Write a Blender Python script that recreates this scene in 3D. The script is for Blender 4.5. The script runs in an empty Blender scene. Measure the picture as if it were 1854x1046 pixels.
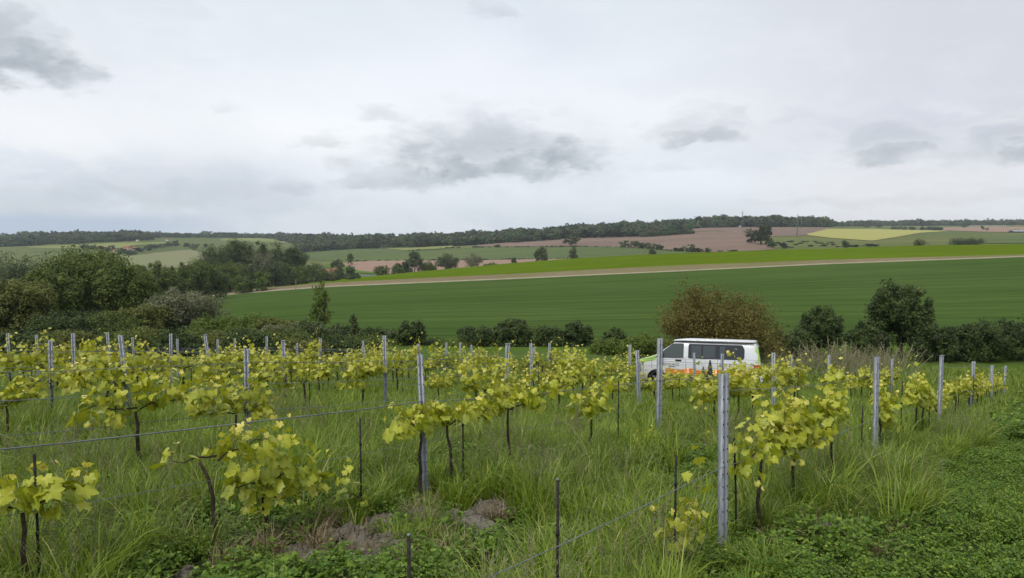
import bpy, bmesh, math
import numpy as np
from mathutils import Vector, Matrix
R = math.radians
sc = bpy.context.scene
# ------------------------------------------------------------------ camera, sky, sun, exposure
F = 1374.0; CX = 927.0; CY = 523.0; PITCH = math.atan(93.0/F)
cd = bpy.data.cameras.new('camera'); cam = bpy.data.objects.new('camera', cd)
sc.collection.objects.link(cam)
cd.sensor_width = 36; cd.lens = F/1854*36; cd.clip_start = 0.05; cd.clip_end = 20000
cam.location = (0, 0, 0); cam.rotation_euler = (R(90)-PITCH, 0, 0)
sc.camera = cam
sc.view_settings.view_transform = 'Standard'; sc.view_settings.look = 'None'
sc.view_settings.exposure = 0.24; sc.view_settings.gamma = 1
SUN_EL, SUN_AZ = 52.0, 215.0        # azimuth clockwise from the view direction (+y)
sc.cycles.max_bounces = 8; sc.cycles.transparent_max_bounces = 8
sc.cycles.transmission_bounces = 4; sc.cycles.diffuse_bounces = 3; sc.cycles.glossy_bounces = 2; sc.cycles.volume_bounces = 3
sc.cycles.use_denoising = True

_O1 = 'first second third fourth fifth sixth seventh eighth ninth tenth eleventh twelfth thirteenth fourteenth fifteenth sixteenth seventeenth eighteenth nineteenth'.split()
def ordw(n):
    if n < 20: return _O1[n-1]
    t, u = divmod(n, 10); return (['', '', 'twentieth', 'thirtieth', 'fortieth'][t]) if u == 0 else ['', '', 'twenty', 'thirty', 'forty'][t]+'-'+_O1[u-1]
def s2l(c):
    return tuple(((v/255)/12.92 if v/255 <= .04045 else ((v/255+.055)/1.055)**2.4) for v in c)

class NB:
    """small node-tree builder"""
    def __init__(s, nt): s.nt = nt; s.n = nt.nodes; s.l = nt.links
    def new(s, t, **kw):
        n = s.n.new(t)
        for k, v in kw.items(): setattr(n, k, v)
        return n
    def put(s, sock, v):
        if isinstance(v, bpy.types.NodeSocket): s.l.new(v, sock)
        elif v is not None:
            if isinstance(v, (tuple, list)) and len(v) == 3 and sock.type == 'RGBA': v = (*v, 1)
            sock.default_value = v
    def m(s, op, a, b=None, c=None, clamp=False):
        n = s.new('ShaderNodeMath', operation=op, use_clamp=clamp)
        for i, v in enumerate((a, b, c)):
            if v is not None: s.put(n.inputs[i], v)
        return n.outputs[0]
    def mix(s, f, a, b, mode='MIX'):
        n = s.new('ShaderNodeMix', data_type='RGBA', blend_type=mode)
        s.put(n.inputs[0], f); s.put(n.inputs[6], a); s.put(n.inputs[7], b)
        return n.outputs[2]
    def ss(s, v, a, b, lo=0.0, hi=1.0):
        n = s.new('ShaderNodeMapRange', interpolation_type='SMOOTHSTEP')
        s.put(n.inputs[0], v); s.put(n.inputs[1], a); s.put(n.inputs[2], b); s.put(n.inputs[3], lo); s.put(n.inputs[4], hi)
        return n.outputs[0]
    def lin(s, v, a, b, lo=0.0, hi=1.0):
        n = s.new('ShaderNodeMapRange')
        s.put(n.inputs[0], v); s.put(n.inputs[1], a); s.put(n.inputs[2], b); s.put(n.inputs[3], lo); s.put(n.inputs[4], hi)
        return n.outputs[0]
    def noise(s, vec, scale, det=5, rough=.5, dist=0.0, out=0):
        n = s.new('ShaderNodeTexNoise'); n.inputs['Scale'].default_value = scale
        n.inputs['Detail'].default_value = det; n.inputs['Roughness'].default_value = rough
        n.inputs['Distortion'].default_value = dist
        if vec is not None: s.l.new(vec, n.inputs['Vector'])
        return n.outputs[out]
    def comb(s, x, y, z=0.0):
        n = s.new('ShaderNodeCombineXYZ')
        for i, v in enumerate((x, y, z)): s.put(n.inputs[i], v)
        return n.outputs[0]
    def sep(s, v):
        n = s.new('ShaderNodeSeparateXYZ'); s.l.new(v, n.inputs[0]); return n.outputs

wd = bpy.data.worlds.new('World'); sc.world = wd; wd.use_nodes = True
nb = NB(wd.node_tree); nb.n.clear()
STR = 0.1
sky = nb.new('ShaderNodeTexSky', sky_type='NISHITA'); sky.sun_disc = False
sky.sun_elevation = R(SUN_EL); sky.sun_rotation = R(SUN_AZ); sky.air_density = 1; sky.dust_density = 2
tc = nb.new('ShaderNodeTexCoord')
x, y, z = nb.sep(tc.outputs['Generated'])
hyp = nb.m('SQRT', nb.m('ADD', nb.m('MULTIPLY', x, x), nb.m('MULTIPLY', y, y)))
AZ = nb.m('ARCTAN2', x, y); EL = nb.m('ARCTAN2', z, hyp)
def azel(X, Y):
    v = (CY-Y)/F; u = (X-CX)/F
    d = Vector((u, math.cos(PITCH)+v*math.sin(PITCH), -math.sin(PITCH)+v*math.cos(PITCH)))
    return math.atan2(d.x, d.y), math.atan2(d.z, math.hypot(d.x, d.y))
K = .94/STR
def col(r, g, b):
    c = s2l((r, g, b)); return tuple(v*K for v in c)
pos = nb.comb(AZ, nb.m('MULTIPLY', EL, 2.2), 0.0)
n_big = nb.noise(pos, 2.3, 5, .5, .3)
n_mid = nb.noise(pos, 9.0, 7, .6, .4)
n_fin = nb.noise(pos, 26.0, 7, .62, .2)
# broad bands of the overcast: top, bright middle, pale horizon
e1 = azel(927, 0)[1]; e2 = azel(927, 210)[1]; e3 = azel(927, 330)[1]; e4 = azel(927, 400)[1]
c = nb.mix(nb.ss(EL, e2, e1), col(238, 242, 247), col(222, 229, 236))
c = nb.mix(nb.ss(EL, e2, e3), c, col(228, 234, 242))
c = nb.mix(nb.ss(EL, e3, e4), c, col(211, 219, 228))
# heavier veil on the right, upper part
rt = nb.m('MULTIPLY', nb.ss(AZ, azel(1050, 0)[0], azel(1750, 0)[0]), nb.ss(EL, azel(1500, 330)[1], azel(1500, 230)[1]))
c = nb.mix(nb.m('MULTIPLY', rt, .95), c, col(208, 211, 219))
rb = nb.m('MULTIPLY', nb.ss(AZ, azel(1250, 0)[0], azel(1600, 0)[0]), nb.ss(EL, azel(1500, 260)[1], azel(1500, 330)[1]))
c = nb.mix(nb.m('MULTIPLY', rb, .8), c, col(224, 224, 227))
# bright breaks low on the left
def glow(X, Y, w, h, colr, amt):
    global c
    a0, b0 = azel(X, Y)
    dx = nb.m('DIVIDE', nb.m('SUBTRACT', AZ, a0), w/F); dy = nb.m('DIVIDE', nb.m('SUBTRACT', EL, b0), h/F)
    r = nb.m('SQRT', nb.m('ADD', nb.m('MULTIPLY', dx, dx), nb.m('MULTIPLY', dy, dy)))
    r = nb.m('ADD', r, nb.m('MULTIPLY', nb.m('SUBTRACT', n_mid, .5), 1.1))
    c = nb.mix(nb.ss(r, 1.3, .1, 0, amt), c, colr)
glow(330, 235, 420, 60, col(247, 249, 250), .9)
glow(60, 225, 200, 60, col(246, 247, 248), .8)
glow(850, 150, 200, 120, col(236, 240, 248), .7)
# soft mottling
c = nb.mix(nb.ss(n_big, .42, .68, 0, .38), c, col(208, 214, 226))
c = nb.mix(nb.ss(n_mid, .45, .75, 0, .25), c, col(240, 243, 248))
lt = nb.m('MULTIPLY', nb.m('MULTIPLY', nb.ss(EL, azel(0, 225)[1], azel(0, 320)[1]), nb.ss(AZ, azel(620, 0)[0], azel(350, 0)[0])), nb.ss(nb.m('ADD', n_mid, nb.m('MULTIPLY', n_fin, .4)), .62, .80))
c = nb.mix(nb.m('MULTIPLY', lt, .55), c, col(200, 208, 220))
gl = nb.m('MULTIPLY', nb.ss(EL, azel(0, 330)[1], azel(0, 395)[1]), nb.ss(n_mid, .40, .62))
c = nb.mix(nb.m('MULTIPLY', gl, .55), c, col(226, 231, 238))
# separate clouds with darker, flatter undersides: X, Y, half width, half height, darkness, tilt
CL = [(40, 95, 80, 66, .38, -.35), (100, 138, 74, 42, .36, -.25), (150, 135, 34, 28, .26, 0), (0, 60, 40, 50, .24, 0),
      (860, 262, 170, 66, .42, 0), (895, 308, 135, 28, .46, 0), (760, 250, 60, 35, .18, 0), (690, 322, 120, 32, .26, 0), (640, 330, 70, 22, .10, 0),
      (1052, 276, 72, 30, .34, 0), (1258, 232, 105, 36, .24, 0), (1265, 252, 95, 18, .26, 0), (578, 256, 42, 22, .24, 0), (686, 208, 52, 16, .22, -.12),
      (1585, 272, 75, 32, .20, 0), (1600, 285, 62, 16, .22, 0), (1822, 265, 80, 38, .24, 0), (1845, 285, 50, 20, .25, 0), (892, 22, 42, 17, .16, -.2), (410, 198, 34, 12, .12, 0),
      (420, 325, 80, 45, .12, 0), (250, 350, 140, 40, .10, 0), (1225, 305, 70, 14, .09, 0), (530, 340, 34, 20, .12, 0), (1430, 212, 40, 14, .07, 0), (60, 375, 150, 26, .14, 0),
      (870, 305, 260, 70, .12, 0), (1000, 250, 200, 60, .07, 0), (300, 345, 330, 60, .13, 0), (1300, 270, 260, 60, .06, 0), (1700, 260, 240, 60, .08, 0), (120, 60, 220, 110, .08, 0), (1500, 365, 160, 12, .08, 0), (1740, 355, 130, 14, .07, 0)]
warp = nb.new('ShaderNodeVectorMath', operation='SUBTRACT'); nb.l.new(nb.noise(pos, 14.0, 6, .6, 0, 1), warp.inputs[0]); warp.inputs[1].default_value = (.5, .5, .5)
wx, wy, wz = nb.sep(warp.outputs[0])
AZw = nb.m('ADD', AZ, nb.m('MULTIPLY', wx, .11)); ELw = nb.m('ADD', EL, nb.m('MULTIPLY', wy, .05))
puff = nb.m('ADD', nb.m('MULTIPLY', nb.m('SUBTRACT', n_mid, .5), 2.0), nb.m('MULTIPLY', nb.m('SUBTRACT', n_fin, .5), .75))
for (X, Y, w, h, dk, tl) in CL:
    a0, b0 = azel(X, Y)
    dx = nb.m('DIVIDE', nb.m('SUBTRACT', AZw, a0), w/F)
    ey = nb.m('SUBTRACT', ELw, b0)
    if tl: ey = nb.m('SUBTRACT', ey, nb.m('MULTIPLY', dx, tl*w/F))
    dy = nb.m('DIVIDE', ey, h/F)
    low = nb.m('MULTIPLY', nb.m('MINIMUM', dy, 0.0), 1.5); up = nb.m('MULTIPLY', nb.m('MAXIMUM', dy, 0.0), .85)
    dyy = nb.m('ADD', low, up)
    r = nb.m('SQRT', nb.m('ADD', nb.m('MULTIPLY', dx, dx), nb.m('MULTIPLY', dyy, dyy)))
    r = nb.m('ADD', r, puff)
    f = nb.ss(r, 1.3, .25)
    g = nb.lin(nb.m('ADD', dy, nb.m('MULTIPLY', puff, .4)), .9, -.6, .35, 1.0)
    k = nb.m('MULTIPLY', nb.m('MULTIPLY', f, g), min(.75, dk*1.35))
    rim = nb.m('MULTIPLY', nb.m('MULTIPLY', nb.ss(r, 1.35, 1.0), nb.ss(r, .75, 1.0)), nb.ss(dy, -.1, .6))
    c = nb.mix(nb.m('MULTIPLY', rim, .22 if dk > .2 else .08), c, col(244, 246, 249))
    c = nb.mix(k, c, col(126, 136, 146))
# bluish rain band low on the left
rn = nb.m('MULTIPLY', nb.ss(EL, azel(0, 372)[1], azel(0, 402)[1]), nb.ss(AZ, azel(480, 0)[0], azel(150, 0)[0]))
c = nb.mix(nb.m('MULTIPLY', rn, .75), c, col(172, 188, 212))
fin = nb.mix(.94, sky.outputs[0], c)
bg = nb.new('ShaderNodeBackground'); nb.l.new(fin, bg.inputs[0]); bg.inputs[1].default_value = STR
wd.cycles.sampling_method = 'MANUAL'; wd.cycles.sample_map_resolution = 256
wo = nb.new('ShaderNodeOutputWorld'); nb.l.new(bg.outputs[0], wo.inputs[0])

sl = bpy.data.lights.new('sun', 'SUN'); sl.energy = 1.5; sl.angle = R(10); sl.color = (1, .96, .9)
so = bpy.data.objects.new('sun', sl); sc.collection.objects.link(so)
sd = Vector((math.sin(R(SUN_AZ))*math.cos(R(SUN_EL)), math.cos(R(SUN_AZ))*math.cos(R(SUN_EL)), math.sin(R(SUN_EL))))
so.rotation_euler = sd.to_track_quat('Z', 'Y').to_euler()

# ------------------------------------------------------------------ helpers
def link(o, parent=None):
    sc.collection.objects.link(o)
    if parent is not None: o.parent = parent
    return o
def tag(o, label=None, cat=None, group=None, kind=None):
    if label: o['label'] = label
    if cat: o['category'] = cat
    if group: o['group'] = group
    if kind: o['kind'] = kind
    return o
def empty(name, loc, rz=0):
    o = bpy.data.objects.new(name, None); o.location = loc; o.rotation_euler = (0, 0, rz); o.empty_display_size = .2
    return link(o)
def mkmesh(name, V, FL, mats, attr=None, smooth=False, midx=None):
    """V (n,3); FL list of int arrays (m,k); attr per-vertex float 'v'"""
    me = bpy.data.meshes.new(name)
    V = np.asarray(V, dtype=np.float32)
    FL = [np.asarray(f, dtype=np.int32) for f in FL if len(f)]
    me.vertices.add(len(V)); me.vertices.foreach_set('co', V.ravel())
    nl = sum(f.size for f in FL); nf = sum(len(f) for f in FL)
    me.loops.add(nl); me.loops.foreach_set('vertex_index', np.concatenate([f.ravel() for f in FL]))
    tot = np.concatenate([np.full(len(f), f.shape[1], np.int32) for f in FL])
    st = np.concatenate([[0], np.cumsum(tot)[:-1]]).astype(np.int32)
    me.polygons.add(nf); me.polygons.foreach_set('loop_start', st); me.polygons.foreach_set('loop_total', tot)
    if midx is not None: me.polygons.foreach_set('material_index', np.asarray(midx, np.int32))
    me.update(calc_edges=True); me.validate()
    if smooth: me.shade_smooth()
    if attr is not None and len(attr) == len(me.vertices):
        a = me.attributes.new('v', 'FLOAT', 'POINT'); a.data.foreach_set('value', np.asarray(attr, np.float32))
    for m_ in (mats if isinstance(mats, (list, tuple)) else [mats]): me.materials.append(m_)
    return me
def ob(name, me, parent=None): return link(bpy.data.objects.new(name, me), parent)

class MB:
    def __init__(s): s.V = []; s.F = {}; s.A = []; s.n = 0; s.M = {}
    def add(s, V, FL, a=None, mi=0):
        V = np.asarray(V, float); 
        for f in FL:
            f = np.asarray(f, int)
            if f.size == 0: continue
            s.F.setdefault((f.shape[1], mi), []).append(f+s.n)
        s.V.append(V); s.A.append(np.full(len(V), .5) if a is None else np.broadcast_to(a, len(V))); s.n += len(V)
        return s
    def box(s, c, d, rz=0, mi=0, a=None):
        x_, y_, z_ = np.array(d)/2.
        V = np.array([(-x_, -y_, -z_), (x_, -y_, -z_), (x_, y_, -z_), (-x_, y_, -z_), (-x_, -y_, z_), (x_, -y_, z_), (x_, y_, z_), (-x_, y_, z_)])
        if rz:
            cz, sz = math.cos(rz), math.sin(rz); V = V @ np.array([[cz, sz, 0], [-sz, cz, 0], [0, 0, 1]])
        s.add(V+np.array(c), [[(0, 3, 2, 1), (4, 5, 6, 7), (0, 1, 5, 4), (1, 2, 6, 5), (2, 3, 7, 6), (3, 0, 4, 7)]], a, mi); return s
    def tube(s, P, rad, n=6, mi=0, a=None, cap=True):
        P = np.asarray(P, float); rad = np.broadcast_to(rad, len(P))
        T = np.gradient(P, axis=0); T /= np.linalg.norm(T, axis=1)[:, None]+1e-9
        ref = np.array([0, 0, 1.]) if abs(T[0][2]) < .9 else np.array([1., 0, 0])
        V = []
        for i in range(len(P)):
            u = np.cross(T[i], ref); u /= np.linalg.norm(u)+1e-9; w = np.cross(T[i], u)
            an = np.arange(n)*2*math.pi/n
            V.append(P[i]+rad[i]*(np.cos(an)[:, None]*u+np.sin(an)[:, None]*w))
        V = np.concatenate(V); k = len(P)
        Q = [(i*n+j, i*n+(j+1) % n, (i+1)*n+(j+1) % n, (i+1)*n+j) for i in range(k-1) for j in range(n)]
        FL = [Q]
        if cap: FL += [[tuple(range(n))[::-1]], [tuple((k-1)*n+j for j in range(n))]]
        s.add(V, FL, a, mi); return s
    def mesh(s, name, mats, smooth=False):
        FL = []; MI = []
        for (k, mi), fs in s.F.items():
            f = np.concatenate(fs); FL.append(f); MI.append(np.full(len(f), mi))
        return mkmesh(name, np.concatenate(s.V), FL, mats, np.concatenate(s.A), smooth, np.concatenate(MI))
    def build(s, name, mats, parent=None, smooth=False): return ob(name, s.mesh(name, mats, smooth), parent)

def bsdf(name, base=None, rough=.6, spec=.3, metal=0, alpha=1):
    m_ = bpy.data.materials.new(name); m_.use_nodes = True
    b = NB(m_.node_tree); p = b.n['Principled BSDF']
    if base: p.inputs['Base Color'].default_value = (*base, 1)
    p.inputs['Roughness'].default_value = rough; p.inputs['Specular IOR Level'].default_value = spec
    p.inputs['Metallic'].default_value = metal
    return m_, b, p
def plain(name, base, rough=.6, spec=.3, metal=0, var=.12, scale=8):
    m_, b, p = bsdf(name, base, rough, spec, metal)
    if var:
        t = b.new('ShaderNodeTexCoord')
        n = b.noise(t.outputs['Object'], scale, 4, .6)
        lo = tuple(v*(1-var) for v in base); hi = tuple(min(1, v*(1+var)) for v in base)
        b.put(p.inputs['Base Color'], b.mix(b.ss(n, .35, .65), lo, hi))
    return m_
def leafmat(name, c0, c1, c2=None, trans=.35, rough=.55, spec=.25, obj_var=.0):
    """c0..c1 by per-leaf value v, c2 for the few pale ones; with translucency"""
    m_ = bpy.data.materials.new(name); m_.use_nodes = True
    b = NB(m_.node_tree); b.n.clear()
    at = b.new('ShaderNodeAttribute', attribute_name='v'); v = at.outputs['Fac']
    cc = b.mix(b.ss(v, .05, .95), c0, c1)
    if c2: cc = b.mix(b.ss(v, .84, 1.0), cc, c2)
    if obj_var:
        oi = b.new('ShaderNodeObjectInfo')
        hs = b.new('ShaderNodeHueSaturation')
        b.put(hs.inputs['Hue'], b.lin(oi.outputs['Random'], 0, 1, .5-.03*obj_var, .5+.025*obj_var))
        b.put(hs.inputs['Value'], b.lin(b.m('FRACT', b.m('MULTIPLY', oi.outputs['Random'], 7.3)), 0, 1, 1-.35*obj_var, 1+.3*obj_var))
        b.put(hs.inputs['Color'], cc); cc = hs.outputs[0]
    p = b.new('ShaderNodeBsdfPrincipled'); b.put(p.inputs['Base Color'], cc)
    p.inputs['Roughness'].default_value = rough; p.inputs['Specular IOR Level'].default_value = spec
    tr = b.new('ShaderNodeBsdfTranslucent'); b.put(tr.inputs['Color'], b.mix(1.0, cc, (1.15, 1.1, .55), 'MULTIPLY'))
    mx = b.new('ShaderNodeMixShader'); mx.inputs[0].default_value = trans
    b.l.new(p.outputs[0], mx.inputs[1]); b.l.new(tr.outputs[0], mx.inputs[2])
    o = b.new('ShaderNodeOutputMaterial'); b.l.new(mx.outputs[0], o.inputs[0])
    return m_

# ------------------------------------------------------------------ pixel <-> world
cp, sp = math.cos(PITCH), math.sin(PITCH)
def zpix(Y, D):
    v = (CY-Y)/F; return D*(-sp+v*cp)/(cp+v*sp)
def upix(X, Y):
    v = (CY-Y)/F; return (X-CX)/F/(cp+v*sp)
def P3(X, Y, D): return np.array([upix(X, Y)*D, D, zpix(Y, D)])
def ypix(z_, D):
    # inverse of zpix
    t = z_/D; v = (t*cp+sp)/(cp-t*sp); return CY-F*v
GC = [-1.97416774, -2.93562602e-02, -6.89414906e-02, 3.03350231e-04, -3.18485292e-04, -3.63381859e-03, 5.53461327e-05]
def G(x_, y_):
    x_ = np.clip(x_, -38, 38); yy = np.clip(y_, -6, 48)
    b_ = np.sin(x_*1.7+yy*.9)*.018+np.sin(x_*.63-yy*1.3+1)*.03+np.sin(x_*3.1+2)*np.sin(yy*2.7)*.015
    return GC[0]+GC[1]*x_+GC[2]*yy+GC[3]*x_*yy+GC[4]*x_*x_+GC[5]*yy*yy+GC[6]*yy**3+b_
def gp(X, Y):
    """point of the near ground seen at a pixel"""
    lo, hi = 1.0, 60.0
    for _ in range(40):
        md = (lo+hi)/2; p = P3(X, Y, md)
        if p[2] > G(p[0], md): lo = md
        else: hi = md
    return P3(X, Y, lo)

# ------------------------------------------------------------------ materials
def ground_near_mat():
    m_, b, p = bsdf('near_ground_soil', rough=.95, spec=.1)
    t = b.new('ShaderNodeTexCoord').outputs['Object']
    n1 = b.noise(t, .8, 6, .65); n2 = b.noise(t, 14, 6, .7)
    cc = b.mix(b.ss(n1, .4, .62), (.040, .062, .016), (.065, .062, .030))
    cc = b.mix(b.ss(n2, .35, .7, 0, .7), cc, (.022, .035, .010))
    b.put(p.inputs['Base Color'], cc)
    bp = b.new('ShaderNodeBump'); bp.inputs['Strength'].default_value = .9; bp.inputs['Distance'].default_value = .05
    b.put(bp.inputs['Height'], n2); b.l.new(bp.outputs[0], p.inputs['Normal'])
    return m_
def soil_mat():
    m_, b, p = bsdf('crumbly_soil', rough=.95, spec=.12)
    t = b.new('ShaderNodeTexCoord').outputs['Object']
    n1 = b.noise(t, 5, 6, .65); n2 = b.noise(t, 45, 6, .75)
    cc = b.mix(b.ss(n1, .35, .65), (.160, .140, .100), (.29, .262, .205))
    cc = b.mix(b.ss(n2, .60, .68), cc, (.46, .43, .38))
    cc = b.mix(b.ss(n2, .42, .34), cc, (.05, .040, .030))
    b.put(p.inputs['Base Color'], cc)
    bp = b.new('ShaderNodeBump'); bp.inputs['Strength'].default_value = 1; bp.inputs['Distance'].default_value = .03
    b.put(bp.inputs['Height'], n2); b.l.new(bp.outputs[0], p.inputs['Normal'])
    return m_
def field_mat(name, c0, c1, scale, stretch=(1, 1), rot=0.0, c2=None, fine=1.0, rows=None, rough=.9, bump=.0, rowc=None):
    m_, b, p = bsdf(name, rough=rough, spec=0)
    t = b.new('ShaderNodeTexCoord').outputs['Object']
    mp = b.new('ShaderNodeMapping'); mp.inputs['Rotation'].default_value = (0, 0, rot); mp.inputs['Scale'].default_value = (stretch[0], stretch[1], 1)
    b.l.new(t, mp.inputs['Vector'])
    n1 = b.noise(mp.outputs[0], scale, 6, .6); n2 = b.noise(mp.outputs[0], scale*11, 6, .7); n3 = b.noise(t, scale*.35, 4, .5)
    cc = b.mix(b.ss(n1, .36, .66), c0, c1)
    if c2: cc = b.mix(b.ss(n3, .45, .68, 0, .8), cc, c2)
    dk = tuple(v*.55 for v in c0)
    cc = b.mix(b.ss(n2, .45, .66, 0, .55*fine), cc, dk)
    if rows:
        mp2 = b.new('ShaderNodeMapping'); mp2.inputs['Rotation'].default_value = (0, 0, rows[1]); b.l.new(t, mp2.inputs['Vector'])
        xx, yy, zz = b.sep(mp2.outputs[0])
        yy = b.m('ADD', yy, b.m('MULTIPLY', b.noise(t, .02, 3, .5), rows[3] if len(rows) > 3 else 20))
        f = b.m('FRACT', b.m('DIVIDE', yy, rows[0]))
        f = b.ss(b.m('ABSOLUTE', b.m('SUBTRACT', f, .5)), .5, .5-rows[2])
        f = b.m('SUBTRACT', 1.0, f)
        cc = b.mix(b.m('MULTIPLY', f, .55), cc, rowc or dk)
    b.put(p.inputs['Base Color'], cc)
    if bump:
        bp = b.new('ShaderNodeBump'); bp.inputs['Strength'].default_value = .8; bp.inputs['Distance'].default_value = bump
        b.put(bp.inputs['Height'], n2); b.l.new(bp.outputs[0], p.inputs['Normal'])
    return m_

# ------------------------------------------------------------------ far terrain: columns (bearing) x nodes (distance)
COLX = np.concatenate([np.arange(-1500, -200, 100), np.arange(-200, 2060, 10), np.arange(2060, 3500, 100)]).astype(float)
UC = (COLX-CX)/F/1.0015
def cf(pts, sm=0):
    xs, ys = zip(*pts); r = np.interp(COLX, xs, ys)
    if sm:
        k = np.exp(-np.linspace(-2, 2, 2*sm+1)**2); k /= k.sum()
        r = np.convolve(np.pad(r, sm, mode='edge'), k, 'valid')
    return r
Y_track = cf([(-1500, 640), (-600, 592), (375, 537), (500, 526), (600, 519), (927, 505), (1240, 490.5), (1500, 478), (1854, 465), (2450, 450), (3500, 445)], 4)
D_track = cf([(-1500, 380), (400, 320), (927, 280), (1854, 240), (3500, 220)], 4)
Y_crest = cf([(-1500, 600), (-600, 585), (375, 531), (480, 521), (560, 512), (640, 502), (700, 497), (760, 491), (850, 483), (950, 474), (1050, 467), (1160, 461), (1240, 458), (1400, 452), (1500, 450), (1600, 446), (1700, 443.5), (1854, 441.5), (2450, 436), (3500, 434)], 3)
Y_b = cf([(-1500, 560), (-600, 530), (300, 523), (430, 519), (560, 510), (640, 506), (740, 501), (850, 488), (1050, 473), (1240, 464), (1500, 456), (1854, 447), (2450, 440), (3500, 438)], 5)
D_c = D_track+np.interp(COLX, [0, 600, 927, 1854], [25, 60, 120, 130])
Y_w = cf([(-1500, 455), (-600, 452), (0, 447), (150, 441), (240, 436), (300, 432), (430, 432), (490, 434), (545, 458), (650, 450), (740, 449), (850, 444), (950, 437), (1050, 430), (1160, 427), (1250, 414), (1350, 411.5), (1480, 411), (1560, 411), (1700, 412), (1854, 410), (2450, 410), (3500, 415)], 2)
D_w = cf([(-1500, 1300), (0, 1300), (250, 1400), (300, 1700), (500, 1700), (545, 1050), (900, 1000), (1160, 1000), (1250, 1150), (1480, 1250), (1560, 1700), (3500, 1800)], 2)
Y_s = cf([(-1500, 432), (0, 430), (80, 425), (260, 424), (300, 427), (540, 428), (700, 429), (850, 425), (950, 420), (1050, 412), (1150, 406), (1250, 402), (1340, 400), (1450, 400), (1520, 409), (1600, 405), (1800, 404), (2450, 404), (3500, 410)], 3)
D_s = D_w+800
def zcol(Yv, Dv): return np.array([zpix(a, b) for a, b in zip(Yv, Dv)])
ND, NZ = [], []
def node(D_, Z_): ND.append(np.broadcast_to(np.asarray(D_, float), COLX.shape).copy()); NZ.append(np.asarray(Z_, float))
z44 = np.array([float(G(u*44, 44)) for u in UC])
node(44, z44-.06)
node(60, .5*zcol(np.full_like(COLX, 634), np.full_like(COLX, 60))+.5*(z44-1.3))
node(76, zcol(np.full_like(COLX, 612), np.full_like(COLX, 76)))
node(D_track, zcol(Y_track, D_track))
node(D_track+5, zcol(Y_track-2.1, D_track+5))
node(D_track+22, zcol(Y_track-np.interp(COLX, [375, 600, 1240, 1400, 1854], [6, 8, 11, 9, 5]), D_track+22))
node(D_c, zcol(Y_crest, D_c))
node(D_c+60, zcol(Y_crest+np.interp(COLX, [500, 900], [1.5, 5]), D_c+60))
D_b = D_c+180
node(D_b, zcol(np.maximum(Y_b, Y_crest+np.interp(COLX, [350, 500, 640, 900], [-8, 0, 3, 4])), D_b))
node(D_w, zcol(Y_w, D_w))
node(D_s, zcol(Y_s, D_s))
node(D_s+1200, zcol(Y_s+3, D_s+1200))
node(7500, zcol(Y_s+8, np.full_like(COLX, 7500)))
ND = np.array(ND); NZ = np.array(NZ)
def fz(X, D):
    """height of the far terrain at column X, depth D"""
    j = np.clip(np.searchsorted(COLX, X)-1, 0, len(COLX)-2); t = (X-COLX[j])/(COLX[j+1]-COLX[j])
    dn = ND[:, j]*(1-t)+ND[:, j+1]*t; zn = NZ[:, j]*(1-t)+NZ[:, j+1]*t
    return float(np.interp(D, dn, zn))
def fxy(x_, y_):
    if y_ < 44: return float(G(x_, y_))
    return fz(CX+x_/y_*F*1.0015, y_)
def fD(X, Y, dmin):
    """first depth beyond dmin at which the terrain is seen at row Y"""
    for D in np.concatenate([np.arange(dmin, 1000, 4), np.arange(1000, 3200, 10)]):
        if ypix(fz(X, D), D) <= Y: return float(D)
    return 3200.0
def fP(X, Y, dmin, lift=0.0):
    D = fD(X, Y, dmin); z_ = fz(X, D); return np.array([upix(X, Y)*D, D, z_+lift])

M = {}
M['near'] = ground_near_mat(); M['soil'] = soil_mat()
M['meadow'] = field_mat('meadow_grass', (.075, .125, .022), (.10, .155, .028), .25, (.5, 2), 0, (.085, .11, .03))
M['wheat'] = field_mat('green_cereal', (.062, .106, .026), (.080, .126, .030), .045, (.10, 1.5), .07, (.086, .130, .036), .95, (9, .07, .10, 6), bump=.2)
M['track'] = field_mat('pale_gravel_track', (.30, .26, .18), (.38, .33, .24), .3, (1, 1), 0, None, .6)
M['verge'] = field_mat('dry_verge', (.22, .165, .11), (.19, .19, .07), .08, (.3, 1), .1, (.26, .20, .13), .8)
M['lime'] = field_mat('bright_green_crop', (.112, .165, .006), (.094, .145, .006), .03, (.3, 1.5), .05, (.115, .180, .010), .8)
M['past'] = field_mat('hill_pasture', (.125, .145, .050), (.165, .175, .068), .006, (.5, 2), .2, (.085, .125, .045), .5)
M['plough'] = field_mat('ploughed_earth', (.225, .160, .125), (.26, .190, .150), .01, (.25, 2), .25, (.20, .15, .12), .35, (9, .5, .22, 60))
M['plough2'] = field_mat('pinkish_earth', (.33, .22, .165), (.30, .21, .16), .01, (.3, 2), .1, None, .3)
M['barley'] = field_mat('ripening_barley', (.40, .37, .13), (.36, .35, .11), .008, (.4, 2), .2, None, .25, (30, -.55, .06, 40), rowc=(.22, .25, .09))
M['grey_green'] = field_mat('grey_green_wheat', (.105, .140, .055), (.13, .165, .062), .008, (.3, 2), .1, (.12, .15, .075), .3, (14, .1, .15, 40))
M['tan'] = field_mat('dry_tan_field', (.21, .21, .115), (.25, .225, .135), .008, (.3, 2), .1, (.22, .24, .12), .3)
M['straw'] = field_mat('pale_green_field', (.20, .23, .085), (.25, .26, .10), .008, (.3, 2), .1, None, .3)
M['deep'] = field_mat('fresh_meadow', (.09, .16, .03), (.11, .18, .04), .01, (.3, 2), .1, None, .3)
M['road'] = field_mat('asphalt', (.13, .14, .16), (.16, .17, .19), .1, (1, 1), 0, None, .3)

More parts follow.
